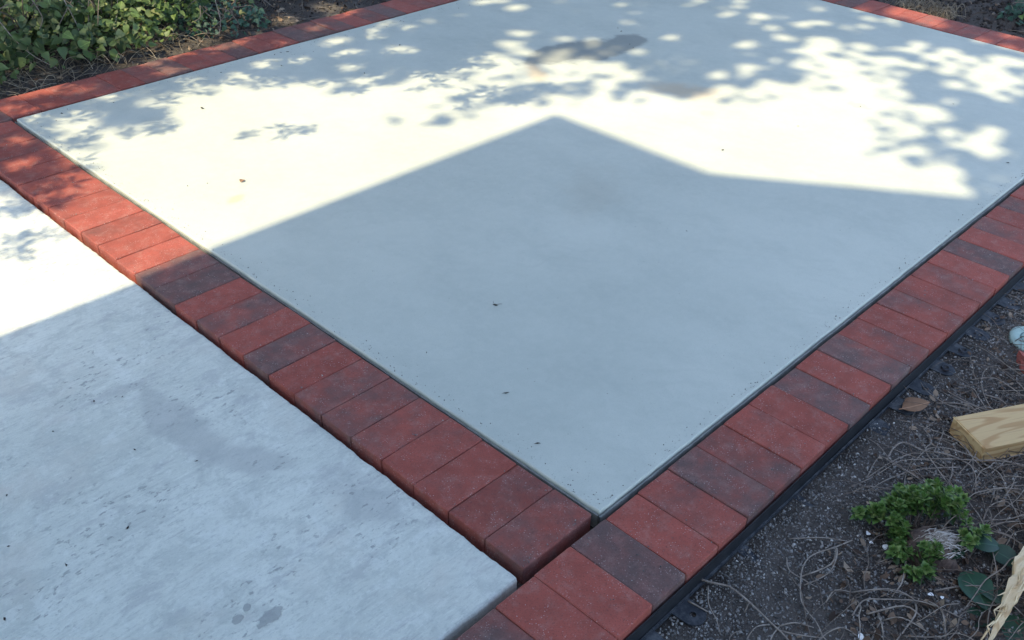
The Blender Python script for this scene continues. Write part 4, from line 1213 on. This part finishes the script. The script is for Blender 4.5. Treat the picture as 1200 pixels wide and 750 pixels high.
# ------------------------------------------------------------------ the tree that dapples the patio (stands left of the frame)
tree = empty("shade_tree", (-2.55, 4.20, -0.05))
tag(tree, "tall broadleaf tree over the patio whose leaves dapple the slab", "tree")
tb = Vector((-2.55, 4.20, -0.05))
def limb(pts, r0, r1, nm):
    path = smooth_path([Vector(p) - tb for p in pts], 5)
    return link(nm, tubes_mesh(nm, [(path, r0, r1, 9)]), MAT_BARK, tree)
limb([(-2.55, 4.2, -0.1), (-2.5, 4.15, 2.5), (-2.4, 3.9, 4.5), (-2.2, 3.2, 6.2), (-1.9, 2.3, 7.6)], 0.17, 0.05, "trunk")
for pts in ([(-2.4, 3.9, 4.5), (-2.0, 4.0, 5.2), (-1.3, 3.9, 6.0), (-0.6, 3.7, 6.6)], [(-2.3, 3.5, 5.4), (-2.0, 2.6, 6.4), (-1.8, 1.9, 7.0), (-1.6, 1.5, 7.6)],
            [(-2.3, 3.5, 5.4), (-1.6, 2.9, 6.2), (-0.9, 2.5, 6.6), (-0.3, 2.3, 6.9)], [(-2.2, 3.2, 6.2), (-2.9, 2.6, 6.9), (-3.3, 1.9, 7.6)], [(-2.4, 3.9, 4.5), (-3.2, 4.1, 5.6), (-3.8, 3.9, 6.6)]):
    limb(pts, 0.045, 0.006, "limb")
limb([(-2.5, 4.15, 1.6), (-1.9, 3.6, 2.25), (-1.35, 3.0, 2.55), (-0.8, 2.6, 2.5), (-0.35, 2.35, 2.3)], 0.035, 0.006, "limb")
limb([(-1.9, 3.6, 2.25), (-1.5, 3.1, 2.7), (-1.1, 2.55, 2.75), (-0.85, 2.4, 2.6)], 0.018, 0.004, "limb")
def leaf_variant(s):
    r = random.Random(s)
    w = r.uniform(0.28, 0.36); f = r.uniform(0.05, 0.3)
    V = [(-0.5, 0, 0), (-0.2, w, f*w), (0.15, w*0.85, f*w), (0.5, 0, -0.06), (0.15, -w*0.85, f*w), (-0.2, -w, f*w)]
    return V, [(0, 3, 2, 1), (0, 5, 4, 3)]
TL = [leaf_variant(s) for s in range(5)]
SP = np.array(SPOTS)
# openings between leaves along the rims of the larger sun patches, and small gaps in the deep shade
RIM = []
rr_ = random.Random(77)
for i in range(len(MAIN)-1):
    a, b2 = Vector(MAIN[i]), Vector(MAIN[i+1])
    if min(a.x, b2.x) < 0.8 or max(a.y, b2.y) < 0.0 or (a-b2).length > 0.6: continue
    L = (b2-a).length
    for k in range(max(1, int(L/0.07))):
        p = a.lerp(b2, rr_.random())
        RIM.append((p.x + rr_.gauss(0, 0.045), p.y + rr_.gauss(0, 0.035), rr_.uniform(0.035, 0.065)))
for q in POLY:
    xs_, ys_ = [v[0] for v in q], [v[1] for v in q]
    x = min(xs_)
    while x < max(xs_):
        y = min(ys_)
        while y < max(ys_):
            px, py = x + rr_.gauss(0, 0.022), y + rr_.gauss(0, 0.018)
            if in_poly(np.array([px]), np.array([py]), q)[0] and rr_.random() < 0.85:
                RIM.append((px, py, rr_.uniform(0.042, 0.066)))
            y += 0.095
        x += 0.115
for k in range(70):
    RIM.append((rr_.uniform(1.7, 3.6), rr_.uniform(0.2, 2.35), rr_.uniform(0.022, 0.040)))
SHD = np.array(SHADE)
def clump(g, c, amp):
    """leaves come in small sprays: every spray shifts as one, so the rim of each sun patch is ragged"""
    k = np.floor(g[:, :2]/c)
    h1 = np.modf(np.sin(k[:, 0]*127.1 + k[:, 1]*311.7)*43758.5453)[0]
    h2 = np.modf(np.sin(k[:, 0]*269.5 + k[:, 1]*183.3)*43758.5453)[0]
    return g + np.stack([h1*amp, h2*amp, np.zeros(len(g))], 1)
def lit_open(g, grow):
    """where sun must come through the leaves: the patches of sun the patio shows"""
    far = grow > 0.015
    w = g if far else clump(g, 0.06, 0.09)
    lit = in_poly(w[:, 0], w[:, 1], MAIN)
    if not far:
        for q in POLY:
            lit |= in_poly(w[:, 0], w[:, 1], q)
    else:
        for sx, sy, sr in RIM:
            lit |= ((g[:, 0]-sx)*0.83)**2 + (g[:, 1]-sy)**2 < sr**2
    for sx, sy, sr in SP:
        lit |= ((g[:, 0]-sx)*0.83)**2 + (g[:, 1]-sy)**2 < (sr*0.6+grow)**2
    return lit
def near_rim0(g, d):
    out = np.zeros(len(g), bool)
    for ax, ay in ((d, 0), (-d, 0), (0, d), (0, -d)):
        out |= ~in_poly(g[:, 0]+ax, g[:, 1]+ay, MAIN)
    return out & in_poly(g[:, 0], g[:, 1], MAIN) & (g[:, 1] > 0.02*g[:, 0] + 0.1) & ((g[:, 1] > 1.3) | (g[:, 0] > 1.75))
def ground_hit(P):
    return P + (P[:, 2:3]/TOSUN[2]) * -TOSUN[None, :]
N = 84000
u = rng.normal(size=(N, 3)); u /= np.linalg.norm(u, axis=1)[:, None]
P = u * (rng.random(N)**(1/3))[:, None] * np.array((2.75, 2.95, 1.75)) + np.array((-1.65, 1.45, 6.35))
N2 = 30000
u = rng.normal(size=(N2, 3)); u /= np.linalg.norm(u, axis=1)[:, None]
P = np.concatenate([P, u * (rng.random(N2)**(1/3))[:, None] * np.array((1.9, 1.7, 1.2)) + np.array((-1.05, 0.15, 6.5))])
N3 = 16000
u = rng.normal(size=(N3, 3)); u /= np.linalg.norm(u, axis=1)[:, None]
P = np.concatenate([P, u * (rng.random(N3)**(1/3))[:, None] * np.array((1.6, 1.3, 1.0)) + np.array((-1.3, 2.7, 6.3))])
g = ground_hit(P)
ok = ~lit_open(g, 0.020) | (near_rim0(g, 0.13) & (rng.random(len(g)) < 0.05))
ok &= ~((P[:, 0] < -1.95) & (P[:, 1] < 1.35) & (P[:, 2] < 8.8))
P = P[ok]
# a few sprays that do cross the sunlit patch
ex = []
for sx, sy in SHADE:
    if 0.95 < sx < 1.6:
        k = 3
        t = rng.uniform(5.0, 6.5, k)
        gg = np.stack([sx + rng.normal(0, 0.04, k), sy + rng.normal(0, 0.03, k), np.zeros(k)], 1)
        ex.append(gg + TOSUN[None, :]*t[:, None])
P = np.concatenate([P] + ex)
n = len(P)
sz = rng.uniform(0.055, 0.085, n)
c = scatter("crown", TL, P - np.array(tb), rot_random(n)*sz[:, None, None], rng.integers(0, 5, n), MAT_TREELEAF, tree)
# low branch hanging over the far left of the patio: palmate sprays of narrow leaflets
def spray_variant(s):
    r = random.Random(s)
    V, F = [], []
    n = r.choice((5, 6, 7))
    for k in range(n):
        a = (k/(n-1)-0.5)*r.uniform(3.2, 4.6) + r.uniform(-0.15, 0.15)
        l = r.uniform(0.7, 1.1)*(1.0 - 0.25*abs(k/(n-1)-0.5)); w = l*r.uniform(0.11, 0.16)
        dx, dy = math.cos(a), math.sin(a); z = r.uniform(-0.15, 0.1)
        o = len(V)
        V += [(0.05*dx, 0.05*dy, 0), (0.45*l*dx - w*dy, 0.45*l*dy + w*dx, z*0.4), (l*dx, l*dy, z), (0.45*l*dx + w*dy, 0.45*l*dy - w*dx, z*0.4)]
        F.append((o, o+3, o+2, o+1))
    o = len(V)
    V += [(0.06, 0.012, 0), (0.06, -0.012, 0), (-0.8, -0.012, 0.05), (-0.8, 0.012, 0.05)]
    F.append((o, o+1, o+2, o+3))
    return V, F
SPR = [spray_variant(s) for s in range(8)]
def near_rim(g, d):
    """inside a sun patch but close to its edge"""
    out = np.zeros(len(g), bool)
    for ax, ay in ((d, 0), (-d, 0), (0, d), (0, -d)):
        out |= ~in_poly(g[:, 0]+ax, g[:, 1]+ay, MAIN)
    return out
N = 3400
gg = np.stack([rng.uniform(-1.0, 1.75, N), rng.uniform(1.35, 3.3, N), np.zeros(N)], 1)
t = rng.uniform(1.95, 2.7, N)
lo = lit_open(gg, 0.012)
ok = ~lo | (near_rim(gg, 0.14) & (gg[:, 1] > 1.62) & (rng.random(N) < 0.14))
P = (gg + TOSUN[None, :]*t[:, None])[ok]
ex = []
for sx, sy in SHADE:
    if sx <= 0.95:
        k = 2 if sx > 0 else 4
        gg2 = np.stack([sx + rng.normal(0, 0.03, k), sy + rng.normal(0, 0.025, k), np.zeros(k)], 1)
        ex.append(gg2 + TOSUN[None, :]*rng.uniform(2.0, 2.6, k)[:, None])
P = np.concatenate([P] + ex)
n = len(P)
sz = rng.uniform(0.050, 0.090, n)
scatter("low_foliage", SPR, P - np.array(tb), rot_lying(n, 0.45)*sz[:, None, None], rng.integers(0, 8, n), MAT_TREELEAF, tree)

# ------------------------------------------------------------------ the house behind the camera (it shades the near half of the patio)
house = empty("house", (-2.2, -2.0, -0.06))
tag(house, "two storey house with grey siding whose shadow covers the patio", "house")
hb = Vector((-2.2, -2.0, -0.06))
H0 = 5.45
def hp(name, a, b, mat, parent=house, bev=0.0):
    return link(name, box_mesh(name, Vector(a)-hb, Vector(b)-hb, bev), mat, parent)
hp("wall", (-5.0, -1.5, -0.10), (-2.2, 1.18, H0), MAT_SIDING)
hp("wing_wall", (-4.998, -6.0, -0.10), (-2.4, -1.498, 2.7), MAT_SIDING)
hp("wing_roof", (-5.1, -6.1, 2.702), (-2.25, -1.503, 2.85), MAT_ROOF)
ry, rh = -0.45, H0 + 0.965*1.05
V = [Vector(p) - hb for p in [(-2.2, 0.515, H0+0.002), (-2.2, ry, rh), (-2.2, 2*ry-0.515, H0+0.002), (-5.0, 0.515, H0+0.002), (-5.0, ry, rh), (-5.0, 2*ry-0.515, H0+0.002)]]
link("roof", mesh_from("roof", V, [(0, 1, 2), (5, 4, 3), (0, 3, 4, 1), (1, 4, 5, 2), (0, 2, 5, 3)]), MAT_ROOF, house)
for (y, z) in ((-0.3, 3.2), (0.2, 0.9),):
    w = hp("window", (-2.215, y-0.55, z), (-2.150, y+0.55, z+1.3), MAT_TRIM, bev=0.01)
    hp("pane", (-2.151, y-0.47, z+0.08), (-2.144, y+0.47, z+1.22), MAT_GLASS, w)
d = hp("door", (-2.215, -1.42, 0.0), (-2.155, -0.52, 2.05), MAT_TRIM, bev=0.01)
link("handle", box_mesh("handle", Vector((-2.156, -0.62, 0.98))-hb, Vector((-2.11, -0.59, 1.02))-hb, 0.005), MAT_BLACK, d)

# ------------------------------------------------------------------ unseen trees, added to hold sky light off the far patio
def sky_blocker_tree(base, crown, radii, n, label, seed):
    x, y = base
    root = empty("added_tree", (x, y, -0.1))
    tag(root, label, "tree", "added trees that block sky light")
    cx, cy, cz = crown[0]-x, crown[1]-y, crown[2]+0.1
    link("trunk", tubes_mesh("trunk", [(smooth_path([(0, 0, 0), (cx*0.1, cy*0.1, cz*0.5), (cx*0.6, cy*0.6, cz*0.9), (cx, cy, cz+radii[2]*0.4)], 4), 0.14, 0.04, 8)]), MAT_BARK, root)
    r = np.random.default_rng(seed)
    u = r.normal(size=(n, 3)); u /= np.linalg.norm(u, axis=1)[:, None]
    q = u * (0.55 + 0.45*r.random(n))[:, None] * np.array(radii) + np.array((cx, cy, cz))
    w = q + np.array((x, y, -0.1))
    g = ground_hit(w)
    q = q[(w[:, 2] > 0.35) & ~((g[:, 0] < 3.8) & (g[:, 0] > -0.8) & (g[:, 1] < 2.75))]
    n = len(q)
    scatter("crown", TL, q, rot_random(n)*r.uniform(0.14, 0.26, n)[:, None, None], r.integers(0, 5, n), MAT_TREELEAF, root)
sky_blocker_tree((0.2, 6.2), (0.2, 6.0, 3.2), (1.7, 1.7, 2.8), 9000, "dense round green tree added behind the ivy heaps to block sky light", 300)
sky_blocker_tree((3.6, 5.4), (3.2, 3.3, 5.4), (2.4, 2.4, 1.7), 14000, "leaning dense green tree hanging over the patio's far corner", 301)
sky_blocker_tree((6.6, 1.8), (5.0, 1.0, 5.2), (2.4, 2.6, 1.8), 14000, "dense green tree added over the mulch bed to block sky light", 302)
sky_blocker_tree((6.4, 4.6), (6.2, 4.4, 3.4), (1.9, 1.9, 3.0), 9000, "dense green tree added between the two overhanging trees to block sky light", 303)
